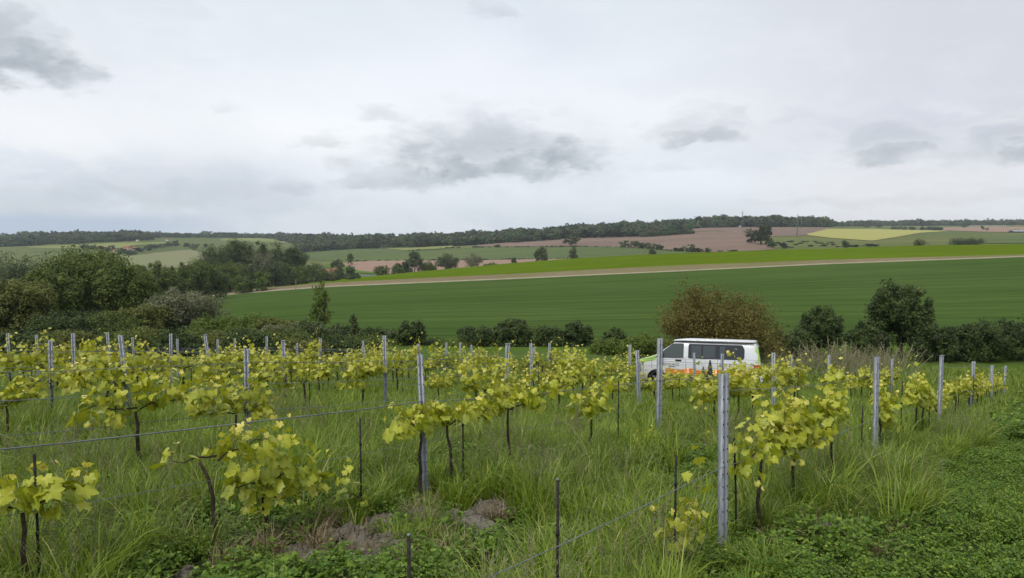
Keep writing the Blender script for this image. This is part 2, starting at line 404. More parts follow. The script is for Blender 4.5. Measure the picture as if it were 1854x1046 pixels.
def strip(name, k0, k1, sub, mat, kind='structure'):
    nC = len(COLX); V = []
    rows = []
    for k in range(k0, k1):
        for t in np.arange(sub)/sub: rows.append((k, t))
    rows.append((k1, 0.0))
    for (k, t) in rows:
        if k >= len(ND)-1 and t == 0: D_, Z_ = ND[k], NZ[k]
        else: D_ = ND[k]*(1-t)+ND[k+1]*t; Z_ = NZ[k]*(1-t)+NZ[k+1]*t
        V.append(np.stack([UC*D_, D_, Z_], 1))
    V = np.concatenate(V); r = len(rows)
    Q = np.array([(i*nC+j, i*nC+j+1, (i+1)*nC+j+1, (i+1)*nC+j) for i in range(r-1) for j in range(nC-1)])
    return tag(ob(name, mkmesh(name, V, [Q], mat, None, True)), kind=kind)
strip('meadow', 0, 2, 4, M['meadow'])
strip('cereal_field', 2, 3, 8, M['wheat'])
strip('farm_track', 3, 4, 1, M['track'])
strip('track_verge', 4, 5, 2, M['verge'])
strip('lime_green_field', 5, 7, 4, M['lime'])
strip('hills', 7, 12, 6, M['past'])
# near ground
xs = np.concatenate([np.arange(-60, -12, 1.0), np.arange(-12, 14, .2), np.arange(14, 62, 1.0)]); ys = np.concatenate([np.arange(-12, 2, 1.0), np.arange(2, 14, .2), np.arange(14, 46, .6)])
XX, YY = np.meshgrid(xs, ys); ZZ = G(XX, YY)
V = np.stack([XX.ravel(), YY.ravel(), ZZ.ravel()], 1); w_ = len(xs)
Q = np.array([(i*w_+j, i*w_+j+1, (i+1)*w_+j+1, (i+1)*w_+j) for i in range(len(ys)-1) for j in range(w_-1)])
tag(ob('ground', mkmesh('ground', V, [Q], M['near'], None, True)), kind='structure')
# the land behind the camera
mb_ = MB(); ring = []
for (x_, y_) in [(-60, -12), (60, -12), (900, -900), (-900, -900)]: ring.append((x_, y_, float(G(x_, y_))-.02 if abs(x_) < 100 else 2.0))
mb_.add(ring, [[(0, 1, 2, 3)]]); tag(mb_.build('hillside_behind', M['meadow']), kind='structure')
for sx in (-1, 1):
    mb_ = MB(); e0 = []
    yl = [-12, 0, 10, 20, 30, 44]
    for y_ in yl: e0 += [(sx*60, y_, float(G(sx*60, y_))), (sx*900, y_*3-60, float(G(sx*60, y_))+(-2 if sx > 0 else 0)*1.0)]
    mb_.add(e0, [[(2*i, 2*i+1, 2*i+3, 2*i+2) for i in range(len(yl)-1)]]); tag(mb_.build('hillside_beside', M['meadow']), kind='structure')

def patch(name, pts, dmin, mat, lift=.35, step=6, rows=7):
    """pts: (X, ytop, ybot); a field draped on the far slope"""
    X0, X1 = pts[0][0], pts[-1][0]; n = max(2, int((X1-X0)/step))
    xs_, t_, b_ = zip(*pts); V = []
    for X in np.linspace(X0, X1, n+1):
        yt, yb = np.interp(X, xs_, t_), np.interp(X, xs_, b_)
        if yb-yt < .05: yb = yt+.05
        Dt, Db = fD(X, yt, dmin), fD(X, yb, dmin)
        for t in np.linspace(0, 1, rows+1):
            D = Db*(1-t)+Dt*t; z_ = fz(X, D)
            u = upix(X, ypix(z_, D)); V.append((u*D, D, z_+lift))
    r = rows+1
    Q = [(i*r+j, (i+1)*r+j, (i+1)*r+j+1, i*r+j+1) for i in range(n) for j in range(rows)]
    return tag(ob(name, mkmesh(name, V, [Q], mat, None, True)), kind='structure')
DM = 480
patch('ploughed_field', [(606, 481, 482), (622, 477, 487), (650, 474, 492), (700, 472, 497), (760, 472, 500), (850, 472, 500), (1020, 469, 480), (1060, 468, 470)], DM, M['plough2'], .4)
patch('grey_green_field', [(549, 459, 470), (580, 455, 472), (650, 451, 473), (730, 451, 472.5), (745, 455, 472), (790, 452, 471), (850, 449, 471), (950, 448, 470), (1100, 447.5, 470), (1170, 450, 468), (1240, 458, 463)], DM, M['grey_green'], .4)
patch('pale_green_field', [(690, 449.5, 450), (735, 449, 454), (800, 446, 451), (820, 446, 448)], DM, M['straw'], .8)
patch('upper_ploughed_field', [(862, 444, 446.5), (950, 437, 447), (1050, 430.5, 446.5), (1160, 427.5, 449), (1215, 424, 453), (1290, 419, 457), (1330, 421, 457), (1365, 430, 455), (1385, 441, 453), (1400, 449, 452)], DM, M['plough'], .4)
patch('hilltop_ploughed_field', [(1250, 413, 420), (1300, 411.8, 418), (1365, 411.7, 427), (1400, 411.7, 428), (1450, 411.7, 427.5), (1480, 412, 421), (1515, 413, 413.5)], DM, M['plough'], .4)
patch('barley_field', [(1462, 424, 426), (1500, 414.5, 431), (1580, 414.5, 436.5), (1620, 416, 430), (1665, 417, 422), (1715, 418, 418.6)], DM, M['barley'], .5)
patch('distant_stubble_field', [(1705, 412, 417), (1780, 411, 420), (1900, 411, 421)], DM, M['plough2'], .5)
patch('dark_green_slope', [(1740, 436, 440), (1800, 429, 441), (1900, 424, 441)], DM, M['grey_green'], .5)
patch('tan_field', [(90, 470, 486), (200, 461, 486), (235, 464, 486), (300, 456, 486), (345, 452, 484), (372, 461, 474), (385, 466, 470)], DM, M['tan'], .4)
patch('strip_field', [(50, 446.5, 449), (150, 443, 451), (215, 440, 450), (240, 440, 445), (300, 438.5, 441), (330, 440, 440.5)], DM, M['straw'], .5)
patch('distant_pasture', [(400, 432.5, 436), (470, 431, 438), (540, 436, 441), (585, 437, 441), (610, 438.5, 439)], DM, M['straw'], .5)
patch('farm_meadow', [(590, 478, 484), (620, 481, 492), (650, 491, 495), (700, 495, 498)], DM, M['deep'], .5)
patch('country_road', [(400, 518.5, 521), (480, 515, 517), (560, 509.5, 511.5), (640, 500.5, 505), (700, 496.5, 501), (770, 491, 495)], 400, M['road'], .3)
# ------------------------------------------------------------------ plants
def rs(seed): return np.random.RandomState(seed)
def nrm(v): return v/(np.linalg.norm(v, axis=-1, keepdims=True)+1e-9)
def leafquads(C, N, size, r, asp=.6, fold=.25):
    """folded diamond leaves: 4 verts, 2 triangles each"""
    n = len(C); size = np.broadcast_to(size, n)[:, None]
    t = nrm(np.cross(N, r.normal(size=(n, 3)))); b = np.cross(N, t)
    V = np.empty((n, 4, 3))
    V[:, 0] = C-t*size*.5; V[:, 2] = C+t*size*.5
    V[:, 1] = C+b*size*asp*.5-N*size*fold; V[:, 3] = C-b*size*asp*.5-N*size*fold*.6
    i = np.arange(n)[:, None]*4
    return V.reshape(-1, 3), np.concatenate([i+np.array([[0, 1, 2]]), i+np.array([[0, 2, 3]])])
def crown_leaves(r, blobs, nclump, clr, nleaf, ls, up=.35, shell=.55, flat=1.0, droop=0.0):
    """leaf clumps spread through ellipsoid blobs -> verts, faces, v"""
    bl = np.array(blobs, float); vol = bl[:, 3]*bl[:, 4]*bl[:, 5]; vol = vol**.75; vol /= vol.sum()
    k = r.choice(len(bl), nclump, p=vol)
    d = nrm(r.normal(size=(nclump, 3))); d[:, 2] = np.where(r.rand(nclump) < .35, np.abs(d[:, 2]), d[:, 2])
    rad = (shell+(1-shell)*r.rand(nclump))*np.where(r.rand(nclump) < .2, r.rand(nclump), 1)
    rad *= 1+.07*np.clip(r.normal(size=nclump), -1.5, 1.5)
    cc = bl[k, :3]+d*rad[:, None]*bl[k, 3:6]
    cr = clr*(.55+.9*r.rand(nclump)); cv = r.rand(nclump)
    j = r.randint(0, nclump, nleaf)
    e = nrm(r.normal(size=(nleaf, 3))); rr = r.rand(nleaf)**.45
    off = e*(rr*cr[j])[:, None]; off[:, 2] *= flat
    C = cc[j]+off
    if droop: C[:, 2] -= droop*rr*cr[j]
    N = nrm(e+r.normal(size=(nleaf, 3))*.6+np.array([0, 0, up]))
    V, Fc = leafquads(C, N, ls*(.6+.8*r.rand(nleaf)), r)
    v = np.repeat(np.clip(.55*cv[j]+.45*r.rand(nleaf), 0, 1), 4)
    return V, Fc, v, cc
def trunk_mesh(r, name, mat, h, rad, targets, z0=0, nl=10, lean=0.0, stems=1, spread=.0):
    mb = MB()
    for s in range(stems):
        a = r.rand()*6.28; bx, by = math.cos(a)*spread*(stems > 1), math.sin(a)*spread*(stems > 1)
        t = np.linspace(0, 1, 6); wob = np.cumsum(r.normal(size=(6, 2))*.035*h, 0)*t[:, None]
        P = np.stack([bx*(.3+t)+wob[:, 0]+lean*t*h, by*(.3+t)+wob[:, 1], z0+t*h], 1)
        mb.tube(P, rad*(1-.75*t), 7)
        if targets is not None and len(targets):
            for q in range(nl):
                T = targets[r.randint(len(targets))]; i = r.randint(2, 6); A = P[i]
                mid = (A+T)/2+np.array([0, 0, -.04*h])+r.normal(size=3)*.02*h
                mb.tube([A, mid, T], [rad*.33, rad*.2, rad*.06], 5)
    return mb.mesh(name, mat, True)
M['bark'] = plain('grey_brown_bark', (.10, .085, .065), .9, .1, 0, .3, 6)
M['barkpale'] = plain('pale_bark', (.30, .27, .22), .9, .1, 0, .3, 3)
LM = {
 'oak': leafmat('broad_green_leaves', (0.064, 0.097, 0.021), (0.161, 0.198, 0.042), (0.265, 0.276, 0.088), .25),
 'fresh': leafmat('fresh_green_leaves', (0.076, 0.124, 0.018), (0.172, 0.228, 0.039), (0.262, 0.304, 0.083), .28),
 'olive': leafmat('olive_brown_leaves', (0.098, 0.116, 0.025), (0.187, 0.202, 0.048), (0.284, 0.284, 0.105), .22),
 'dark': leafmat('dark_bramble_leaves', (0.028, 0.049, 0.013), (0.091, 0.130, 0.031), (0.162, 0.203, 0.060), .15),
 'grey': leafmat('silvery_willow_leaves', (0.111, 0.124, 0.058), (0.221, 0.227, 0.130), (0.351, 0.351, 0.247), .2),
 'rust': leafmat('rusty_green_seed_clusters', (.105, .088, .020), (.185, .158, .036), (.28, .26, .07), .25),
 'poplar': leafmat('poplar_leaves', (0.051, 0.074, 0.025), (0.131, 0.161, 0.061), (0.254, 0.280, 0.135), .2),
 'far': leafmat('distant_wood_leaves', (0.036, 0.061, 0.021), (0.097, 0.131, 0.047), (0.152, 0.186, 0.068), .15, obj_var=2.2),
}
def tree(name, X, D, w, h, leaf, label, cat='tree', group=None, seed=1, nleaf=9000, ls=.28, shape='round', lean=0, sink=.25, bark='bark', trunkfrac=.2, nclump=90, clr=None, stems=1, Zb=None):
    """w,h in metres; X column, D depth"""
    r = rs(seed); u = upix(X, 560); base = np.array([u*D, D, (fz(X, D) if D > 44 else float(G(u*D, D)))-sink])
    root = empty(name, base)
    tag(root, label, cat, group)
    hw = w/2; tf = trunkfrac*h; ch = h-tf
    if shape == 'round':
        bl = [(0, 0, tf+ch*.5, hw*.80, hw*.8, ch*.48)]
        for i in range(5): a = i*1.257+r.rand(); bl.append((math.cos(a)*hw*.48, math.sin(a)*hw*.45, tf+ch*(.28+.42*r.rand()), hw*.45, hw*.45, ch*.28))
    elif shape == 'tall':
        bl = [(0, 0, tf+ch*.3, hw*.85, hw*.85, ch*.32), (0, 0, tf+ch*.58, hw*.62, hw*.62, ch*.3), (.1*hw, 0, tf+ch*.82, hw*.32, hw*.32, ch*.22)]
    elif shape == 'bush':
        bl = [(0, 0, h*.42, hw*.85, hw*.8, h*.46)]
        for i in range(6): a = i*1.05+r.rand(); bl.append((math.cos(a)*hw*.55, math.sin(a)*hw*.5, h*(.25+.35*r.rand()), hw*.42, hw*.42, h*.32))
    elif shape == 'wide':
        bl = []
        for i in range(9): q = -1+2*(i+.5)/9; bl.append((q*hw*.82, (r.rand()-.5)*hw*.3, h*(.38+.08*r.rand()), hw*.27, hw*.3, h*(.38+.12*r.rand())*(1-.25*q*q)))
    elif shape == 'column':
        bl = [(0, 0, tf+ch*.5, hw*.8, hw*.8, ch*.5), (0, 0, tf+ch*.75, hw*.5, hw*.5, ch*.26)]
    clr = clr or max(.16*w, .1*h)*.75
    V_, F_, v_, cc = crown_leaves(r, bl, nclump, clr, nleaf, ls)
    keep = cc[:, 2] > 0
    V_[:, 2] = np.maximum(V_[:, 2], 0.02)
    nm = 'foliage' if shape in ('bush', 'wide') else 'crown'
    ob(nm, mkmesh(name+'_'+nm, V_, [F_], LM[leaf], v_), root)
    ob('trunk' if stems == 1 else 'stems', trunk_mesh(r, name+'_trunk', M[bark], tf+ch*.62, max(.03*h, .05)*(1 if stems == 1 else .5), cc[keep], 0, 12 if stems == 1 else 5, lean, stems, hw*.5), root)
    return root
def px(n, D): return n/F*D      # pixels to metres

# ---- nearer hedge line, trees and bushes: (name, X, D, width px, height px, leaf, shape, label, ...)
H = [
 ('broad_tree', 165, 100, 205, 178, 'oak', 'round', 'tall dark green tree rising above the left-hand vine rows', 26000, .34, 'barkpale', .12),
 ('broad_tree', 228, 92, 110, 120, 'oak', 'round', 'lower dark green tree leaning out right of the tall left tree', 11000, .32, 'bark', .12),
 ('tree', 92, 86, 100, 130, 'oak', 'round', 'dense dark tree filling the gap left of the tall left tree', 11000, .32, 'bark', .1),
 ('tree', 28, 80, 135, 115, 'olive', 'bush', 'olive green bushy tree at the left edge of the picture', 15000, .28, 'bark', .1),
 ('tree', -60, 82, 140, 130, 'olive', 'bush', 'olive green tree cut by the left edge of the picture', 8000, .3, 'bark', .1),
 ('willow_shrub', 325, 84, 150, 92, 'grey', 'bush', 'pale silvery willow shrub beside the dark left trees', 17000, .22, 'bark', .1),
 ('shrub', 262, 80, 90, 60, 'olive', 'bush', 'olive shrub in front of the silvery willow, at its left', 7000, .25, 'bark', .1),
 ('shrub', 385, 78, 95, 42, 'fresh', 'bush', 'yellowish green shrub in front of the silvery willow, at its right', 7000, .22, 'bark', .1),
 ('shrub', 455, 76, 90, 42, 'fresh', 'bush', 'light green low shrub in the hedge behind the leaning post', 6500, .22, 'bark', .1),
 ('shrub', 505, 74, 85, 44, 'olive', 'bush', 'dull green low shrub left of the slender hedge tree', 6000, .22, 'bark', .1),
 ('slender_tree', 580, 72, 46, 116, 'fresh', 'tall', 'slender upright young tree standing in front of the cereal field', 1500, .2, 'bark', .1),
 ('shrub', 552, 68, 90, 46, 'poplar', 'bush', 'dark shrub at the foot of the slender young tree', 7000, .2, 'bark', .1),
 ('shrub', 506, 60, 70, 36, 'grey', 'bush', 'grey green shrub close behind the fifth row of vines', 6000, .17, 'bark', .1),
 ('shrub', 612, 70, 60, 38, 'poplar', 'bush', 'dark shrub just right of the slender young tree', 4500, .2, 'bark', .1),
 ('sapling', 640, 70, 26, 50, 'poplar', 'tall', 'thin bending sapling between two hedge shrubs', 1100, .18, 'bark', .1),
 ('shrub', 670, 72, 52, 36, 'dark', 'bush', 'dark shrub behind the thin bending sapling', 4500, .19, 'bark', .1),
 ('shrub', 706, 73, 44, 30, 'poplar', 'bush', 'small dark shrub left of the rounded hedge bush', 3200, .19, 'bark', .1),
 ('hedge_bush', 745, 63, 50, 48, 'dark', 'bush', 'dark rounded bush, leftmost of the separate bushes below the cereal field', 5500, .18, 'bark', .1),
 ('hedge_bush', 866, 63, 76, 40, 'dark', 'bush', 'low wide dark bush, second of the separate bushes below the cereal field', 7000, .18, 'bark', .1),
 ('hedge_bush', 930, 63, 80, 60, 'dark', 'bush', 'biggest dark round bush of the row below the cereal field', 9000, .19, 'bark', .1),
 ('hedge_bush', 997, 63, 56, 42, 'dark', 'bush', 'smaller dark bush between the two tallest round bushes', 5000, .18, 'bark', .1),
 ('hedge_bush', 1048, 63, 56, 54, 'dark', 'bush', 'tall dark round bush right of the smaller dark bush', 6500, .18, 'bark', .1),
 ('hedge_bush', 1112, 61, 46, 38, 'dark', 'bush', 'dark small bush, rightmost before the light green shrubs', 4000, .18, 'bark', .1),
 ('light_shrub', 1160, 52, 85, 42, 'fresh', 'bush', 'light green shrub behind the bonnet of the van', 8000, .14, 'bark', .1),
 ('light_shrub', 1098, 54, 60, 28, 'fresh', 'bush', 'low light green shrub left of the van behind the vines', 4000, .14, 'bark', .1),
 ('flowering_bush', 1300, 44, 232, 178, 'rust', 'bush', 'big rusty green bush with seed clusters standing behind the van', 30000, .13, 'bark', .1),
 ('hedge_shrub', 1432, 53, 80, 62, 'dark', 'bush', 'dark shrub just right of the big rusty bush', 7000, .15, 'bark', .1),
 ('hedge_shrub', 1487, 55, 88, 102, 'dark', 'round', 'dark leafy shrub between the rusty bush and the tall hedge tree', 10000, .16, 'bark', .05),
 ('hedge_tree', 1632, 54, 118, 152, 'dark', 'round', 'tall dark hedge tree with an open ragged crown on the right', 13000, .17, 'bark', .12),
 ('hedge_shrub', 1576, 52, 84, 82, 'dark', 'bush', 'dark shrub at the left foot of the tall hedge tree', 8500, .16, 'bark', .05),
 ('hedge_shrub', 1690, 52, 90, 76, 'dark', 'bush', 'dark shrub at the right foot of the tall hedge tree', 9000, .16, 'bark', .05),
 ('hedge_shrub', 1770, 53, 110, 88, 'dark', 'bush', 'wide dark shrub of the right-hand hedge beyond the last posts', 11000, .16, 'bark', .05),
 ('hedge_shrub', 1850, 54, 110, 92, 'dark', 'bush', 'dark shrub cut by the right edge of the picture', 9000, .16, 'bark', .05),
 ('hedge_shrub', 1950, 54, 120, 90, 'dark', 'bush', 'dark shrub of the hedge outside the right edge', 5000, .2, 'bark', .05),
]
HT = [450, 478, 480, 497, 500, 512, 545, 568, 568, 572, 506, 575, 585, 585, 568, 592, 597, 575, 590, 570, 588, 577, 592, 600, 610, 508, 585, 556, 505, 570, 568, 572, 568, 570]
rvx = rs(77)
for i in range(17):
    X = -120+i*47+rvx.rand()*22
    if X < 665: H.append(('bramble', X, 47+10*rvx.rand(), 84+34*rvx.rand(), 588+14*rvx.rand()+(14 if X > 540 else 0), ['dark', 'oak', 'olive'][i % 3], 'bush', '%s low bramble thicket from the left, directly behind the vine rows' % ordw(i+1), 5600, .15, 'bark', .02))
for i in range(12):
    X = 640+i*44+rvx.rand()*20
    if X < 1150: H.append(('bramble', X, 62+3*rvx.rand(), 50+30*rvx.rand(), 616+8*rvx.rand(), ['dark', 'fresh', 'olive'][i % 3], 'bush', '%s low scrub tuft from the left between the bushes below the cereal field' % ordw(i+1), 1800, .15, 'bark', .02))
for i, (X, w) in enumerate(((108, 110), (205, 100), (45, 90), (298, 90), (160, 120))):
    H.append(('undergrowth_bush', X, 74+3*i, w, 560, ['dark', 'oak'][i % 2], 'bush', ['dark bush under the left side of the tall left tree', 'dark bush under the right side of the tall left tree', 'dark bush at the foot of the olive left tree', 'dark bush below the silvery willow', 'dark bush hiding the trunk of the tall left tree'][i], 6000, .22, 'bark', .02))
for i, (nm, X, D, w, h, lf, shp, lab, nl, ls, bk, tf) in enumerate(H):
    if i < len(HT): h = max(.8, zpix(HT[i], D)-fxy(upix(X, 560)*D, D)+.25)
    elif nm == 'undergrowth_bush': h = zpix(560, D)-fxy(upix(X, 560)*D, D)+.25
    else: h = max(.7, zpix(h, D)-fxy(upix(X, 560)*D, D)+.25)
    tree(nm, X, D, px(w, D)*1.06, h, lf, lab, 'tree' if 'tree' in nm or nm == 'sapling' else 'shrub', 'low bramble thickets behind the vines' if nm == 'bramble' else 'trees and shrubs of the valley hedge', 100+i, int(nl*1.6), ls*.95, shp, bark=bk, trunkfrac=tf, nclump=int(60+w*.9), clr=px(w, D)*(.105 if w > 60 else .13), stems=1 if ('tree' in nm or nm == 'sapling') else 4)
# ---- mid-distance trees beyond the cereal field
Mi = [
 (385, 480, 518, 60, 335, 'poplar', 'bush', 'dark low crown at the left foot of the poplar clump', 4500),
 (418, 466, 516, 60, 338, 'oak', 'bush', 'low leafy crown in front of the two leftmost poplars', 5000),
 (456, 470, 515, 56, 345, 'poplar', 'bush', 'low dark crown before the middle of the poplar clump', 5000),
 (500, 468, 513, 60, 352, 'poplar', 'bush', 'low dark crown before the right part of the poplar clump', 5000),
 (532, 474, 511, 48, 356, 'oak', 'bush', 'low leafy crown at the right foot of the poplar clump', 4000),  # X, Ytop, Ybase, width, D, leaf, shape, label
 (30, 447, 503, 120, 240, 'poplar', 'wide', 'dark clump of trees on the left edge below the far wood', 7000),
 (-60, 450, 520, 120, 240, 'poplar', 'wide', 'dark trees cut by the left edge below the far wood', 4000),
 (252, 476, 560, 60, 200, 'oak', 'round', 'green tree just right of the crown of the tall left tree', 6000),
 (288, 472, 545, 46, 215, 'oak', 'round', 'green tree between the tall left tree and the poplar clump', 5000),
 (322, 476, 540, 50, 230, 'oak', 'round', 'rounded dark tree left of the two wooden poles', 5500),
 (360, 468, 530, 66, 250, 'oak', 'round', 'dark green tree right behind the two wooden poles', 7500),
 (392, 478, 524, 40, 258, 'oak', 'round', 'lower rounded tree right of the two wooden poles', 4500),
 (395, 443, 514, 56, 350, 'poplar', 'round', 'leftmost tall tree of the dark poplar clump', 6500),
 (432, 437, 514, 60, 370, 'poplar', 'column', 'second tall tree of the dark poplar clump', 7500),
 (470, 438, 512, 58, 380, 'poplar', 'round', 'middle tree of the dark poplar clump', 7500),
 (478, 455, 512, 50, 350, 'grey', 'round', 'paler grey-leaved tree in front of the dark poplar clump', 3000),
 (505, 441, 511, 52, 390, 'poplar', 'round', 'fourth tree of the dark poplar clump, left of the last', 7000),
 (535, 448, 510, 44, 390, 'poplar', 'column', 'rightmost tree of the dark poplar clump', 6500),
 (440, 492, 516, 40, 320, 'oak', 'bush', 'low green bush at the foot of the poplar clump', 2500),
 (476, 489, 512, 28, 320, 'fresh', 'bush', 'pale green bush at the foot of the poplar clump', 2200),
 (572, 472, 503, 38, 470, 'oak', 'round', 'rounded tree right after the poplar clump', 3500),
 (597, 486, 504, 26, 480, 'oak', 'bush', 'small round tree below the farmhouse', 2000),
 (615, 480, 503, 22, 490, 'oak', 'tall', 'narrow small tree below the farmhouse', 2000),
 (636, 478, 499, 18, 500, 'oak', 'round', 'small tree at the left end of the pinkish field', 2000),
 (612, 466, 479, 20, 640, 'dark', 'bush', 'dark domed tree beside the farmhouse', 1800),
 (635, 459, 473, 13, 700, 'oak', 'column', 'single small tree standing in the grey green field', 1500),
 (693, 479, 498, 26, 500, 'olive', 'round', 'small brownish tree in front of the pinkish field', 2200),
 (722, 477, 497, 22, 500, 'oak', 'column', 'dark small tree left of the tallest tree by the lime green field', 2500),
 (734, 474, 496, 18, 505, 'poplar', 'column', 'narrow tree touching the tallest tree by the lime green field', 2200),
 (751, 457, 496, 28, 500, 'poplar', 'column', 'tallest tree behind the crest of the lime green field', 4000),
 (776, 472, 493, 26, 505, 'oak', 'round', 'rounded tree right of the tallest tree behind the crest', 2500),
 (811, 459, 492, 38, 510, 'poplar', 'round', 'broad tree with an airy crown behind the crest', 4000),
 (858, 458, 488, 32, 520, 'grey', 'round', 'pale feathery tree behind the crest of the lime green field', 1800),
 (889, 474, 487, 22, 530, 'oak', 'bush', 'small bush pair behind the crest', 1500),
 (930, 466, 482, 12, 540, 'poplar', 'tall', 'small pointed tree behind the crest', 1300),
 (981, 448, 478, 26, 540, 'poplar', 'column', 'upright oval tree standing in the grey green field', 3000),
 (1038, 447, 473, 20, 560, 'poplar', 'tall', 'sparse pointed tree below the lone oak', 1100),
 (1180, 447, 462, 12, 600, 'dark', 'bush', 'tiny dark bush peeping over the crest', 600),
 (1526, 431, 452, 10, 600, 'dark', 'bush', 'small scrub at the foot of the barley field', 800),
 (1662, 426, 449, 20, 560, 'olive', 'bush', 'small thorny tree on the rough slope below the barley', 900),
 (1745, 431, 448, 46, 620, 'dark', 'wide', 'group of dark low bushes on the right-hand pasture', 2500),
]
for i, (X, Yt, Yb_, w, D, lf, shp, lab, nl) in enumerate(Mi):
    zb = fz(X, D); yb = ypix(zb, D); h = zpix(Yt, D)-zb; w *= 1.24; nl = int(nl*2.0)
    tree('field_tree' if 'tree' in lab or 'poplar' in lab else 'field_bush', X, D, px(w, D)*1.04, max(h*1.03+.6, 1.5), lf, lab, 'tree' if ('tree' in lab or 'poplar' in lab) else 'bush', 'trees standing beyond the cereal field', 300+i, nl, px(1.9, D)**.5*.8, shp, sink=.8, trunkfrac=.02, nclump=int(40+w*1.3), clr=px(w, D)*.115)
# far single trees: small, one mesh each
def proto_far(seed, nleaf, ls, w=1.0, h=1.0, leaf='far', shp='round', nclump=26):
    r = rs(seed); bl = [(0, 0, h*.46, w*.42, w*.42, h*.48)]+[(math.cos(a)*w*.24, math.sin(a)*w*.24, h*(.22+.40*r.rand()), w*.24, w*.24, h*.24) for a in r.rand(6)*6.28]
    V_, F_, v_, cc = crown_leaves(r, bl, nclump, .13, nleaf, ls)
    mb = MB(); mb.tube([(0, 0, -.05), (0, 0, h*.5)], [.03, .018], 6)
    mb.add(V_, [F_], v_, 1)
    return mb.mesh('distant_tree_mesh', [M['bark'], LM[leaf]])
FARM = [proto_far(s, 1500, .085) for s in range(700, 706)]
def far_tree(name, X, Yb_, w, h, lab, dmin=500, k=0, group='single trees on the far slopes', cat='tree', D=None):
    D = D or fD(X, Yb_, dmin); zb = fz(X, D)
    o = ob(name, FARM[k % len(FARM)]); u = upix(X, 430); o.location = (u*D, D, zb-.3)
    s = px(w, D); o.scale = (s*1.15, s*1.15, px(h, D)*1.08); o.rotation_euler = (0, 0, k*1.3)
    return tag(o, lab, cat, group)
FT = [(1034, 446, 30, 19, 'lone round oak at the edge of the upper ploughed field'),
 (1378, 443, 50, 42, 'big dark round tree standing between the two ploughed fields'),
 (1362, 440, 20, 20, 'smaller crown at the left foot of the big round tree'),
 (1400, 449, 26, 14, 'low bush at the right foot of the big round tree'), (1418, 450, 20, 12, 'low bush second right of the big round tree'),
 (1130, 448, 20, 15, 'leftmost tree of the group below the ploughed field'), (1148, 449, 18, 14, 'second tree of the group below the ploughed field'),
 (1161, 450, 16, 13, 'third tree of the group below the ploughed field'), (1176, 451, 22, 13, 'wide bush of the group below the ploughed field'),
 (1192, 453, 20, 12, 'rightmost bush of the group below the ploughed field'),
 (1230, 455, 22, 8, 'low bush left of the small dark hedge tree'), (1250, 456, 26, 16, 'small dark hedge tree at the bottom of the ploughed field'), (1266, 456, 16, 8, 'low bush right of the small dark hedge tree'),
 (1282, 457, 14, 10, 'round reddish bush on the crest'), (1304, 457, 14, 5, 'flat brown bush on the crest'), (1326, 456, 22, 5, 'long flat bush on the crest'),
 (901, 447, 14, 5, 'small dark bush at the left end of the upper ploughed field'), (862, 448, 12, 4, 'tiny bush on the boundary of the grey green field'),
 (1284, 412, 18, 9, 'tree left of the white house on the hilltop'), (1325, 411, 16, 9, 'tree right of the white house on the hilltop'), (1337, 411, 12, 7, 'small tree beside the telecom mast'),
 (372, 449, 10, 9, 'left end tree of the small copse on the left hill'),
 (352, 452, 16, 12, 'dark tree of the small copse on the left hill'), (340, 447, 16, 9, 'rounded tree of the small copse on the left hill'),
 (371, 424, 22, 12, 'dark round tree on the left skyline pasture'), (391, 430, 7, 4, 'tiny bush on the left skyline pasture'), (524, 434, 8, 5, 'tiny bush above the poplar clump'),
 (1747, 413, 14, 11, 'dark tree on the right-hand skyline field'), (1778, 416, 7, 8, 'small cypress, left of the pair on the right'), (1786, 417, 6, 6, 'small cypress, right of the pair on the right'),
 (1554, 411, 10, 6, 'small tree on the skyline left of the far green field'), (1567, 412, 12, 6, 'bush on the skyline beyond the barley'), (1590, 412, 14, 7, 'tree on the skyline beyond the barley'),
 (1576, 446, 30, 6, 'low dark thicket below the barley field'), (1545, 447, 24, 5, 'low thicket at the left below the barley field'),
 (664, 450, 11, 5, 'small bush beside the distant shed'), (705, 449, 16, 6, 'bush right of the distant shed')]
for i, (X, Yb_, w, h, lab) in enumerate(FT):
    nm = 'distant_bush' if 'bush' in lab or 'thicket' in lab else 'distant_tree'
    far_tree(nm, X, Yb_, w, h, lab, 480, i, cat='bush' if nm == 'distant_bush' else 'tree')
# trees around the village on the left hill
rv = rs(5)
for i in range(22):
    X = 150+i*8.0+rv.rand()*5; Yb_ = 452+ (6 if 175 < X < 245 else 0)*rv.rand()+max(0, 6-abs(X-235)/8)-max(0, (X-262)*.12)
    far_tree('village_tree', X, Yb_, 12+6*rv.rand(), 6+5*rv.rand(), 'garden tree of the hill village on the left, %s from the left' % ordw(i+1), 480, i, 'trees of the hill village')
rv = rs(6)
for i in range(34):       # line of hedgerow trees along the foot of the middle wood
    X = 1250-i*9.5-rv.rand()*5; Yb_ = np.interp(X, [860, 950, 1050, 1160, 1250], [444.5, 438, 431.5, 428.5, 420.5])
    far_tree('wood_edge_tree', X, Yb_, 19+8*rv.rand(), 12+6*rv.rand(), 'paler tree at the foot of the long wood, %s from its right end' % ordw(i+1), 480, i, 'edge trees of the long wood')
rv = rs(8)
for i in range(16):       # rough scrub on the slope below the barley
    X = 1425+i*7+rv.rand()*6; Yb_ = 449-rv.rand()*11
    far_tree('scrub_bush', X, Yb_, 7+8*rv.rand(), 2.5+2*rv.rand(), 'low scrub bush, %s from the left on the slope beside the big round tree' % ordw(i+1), 480, i, 'scrub on the rough slope', 'bush')

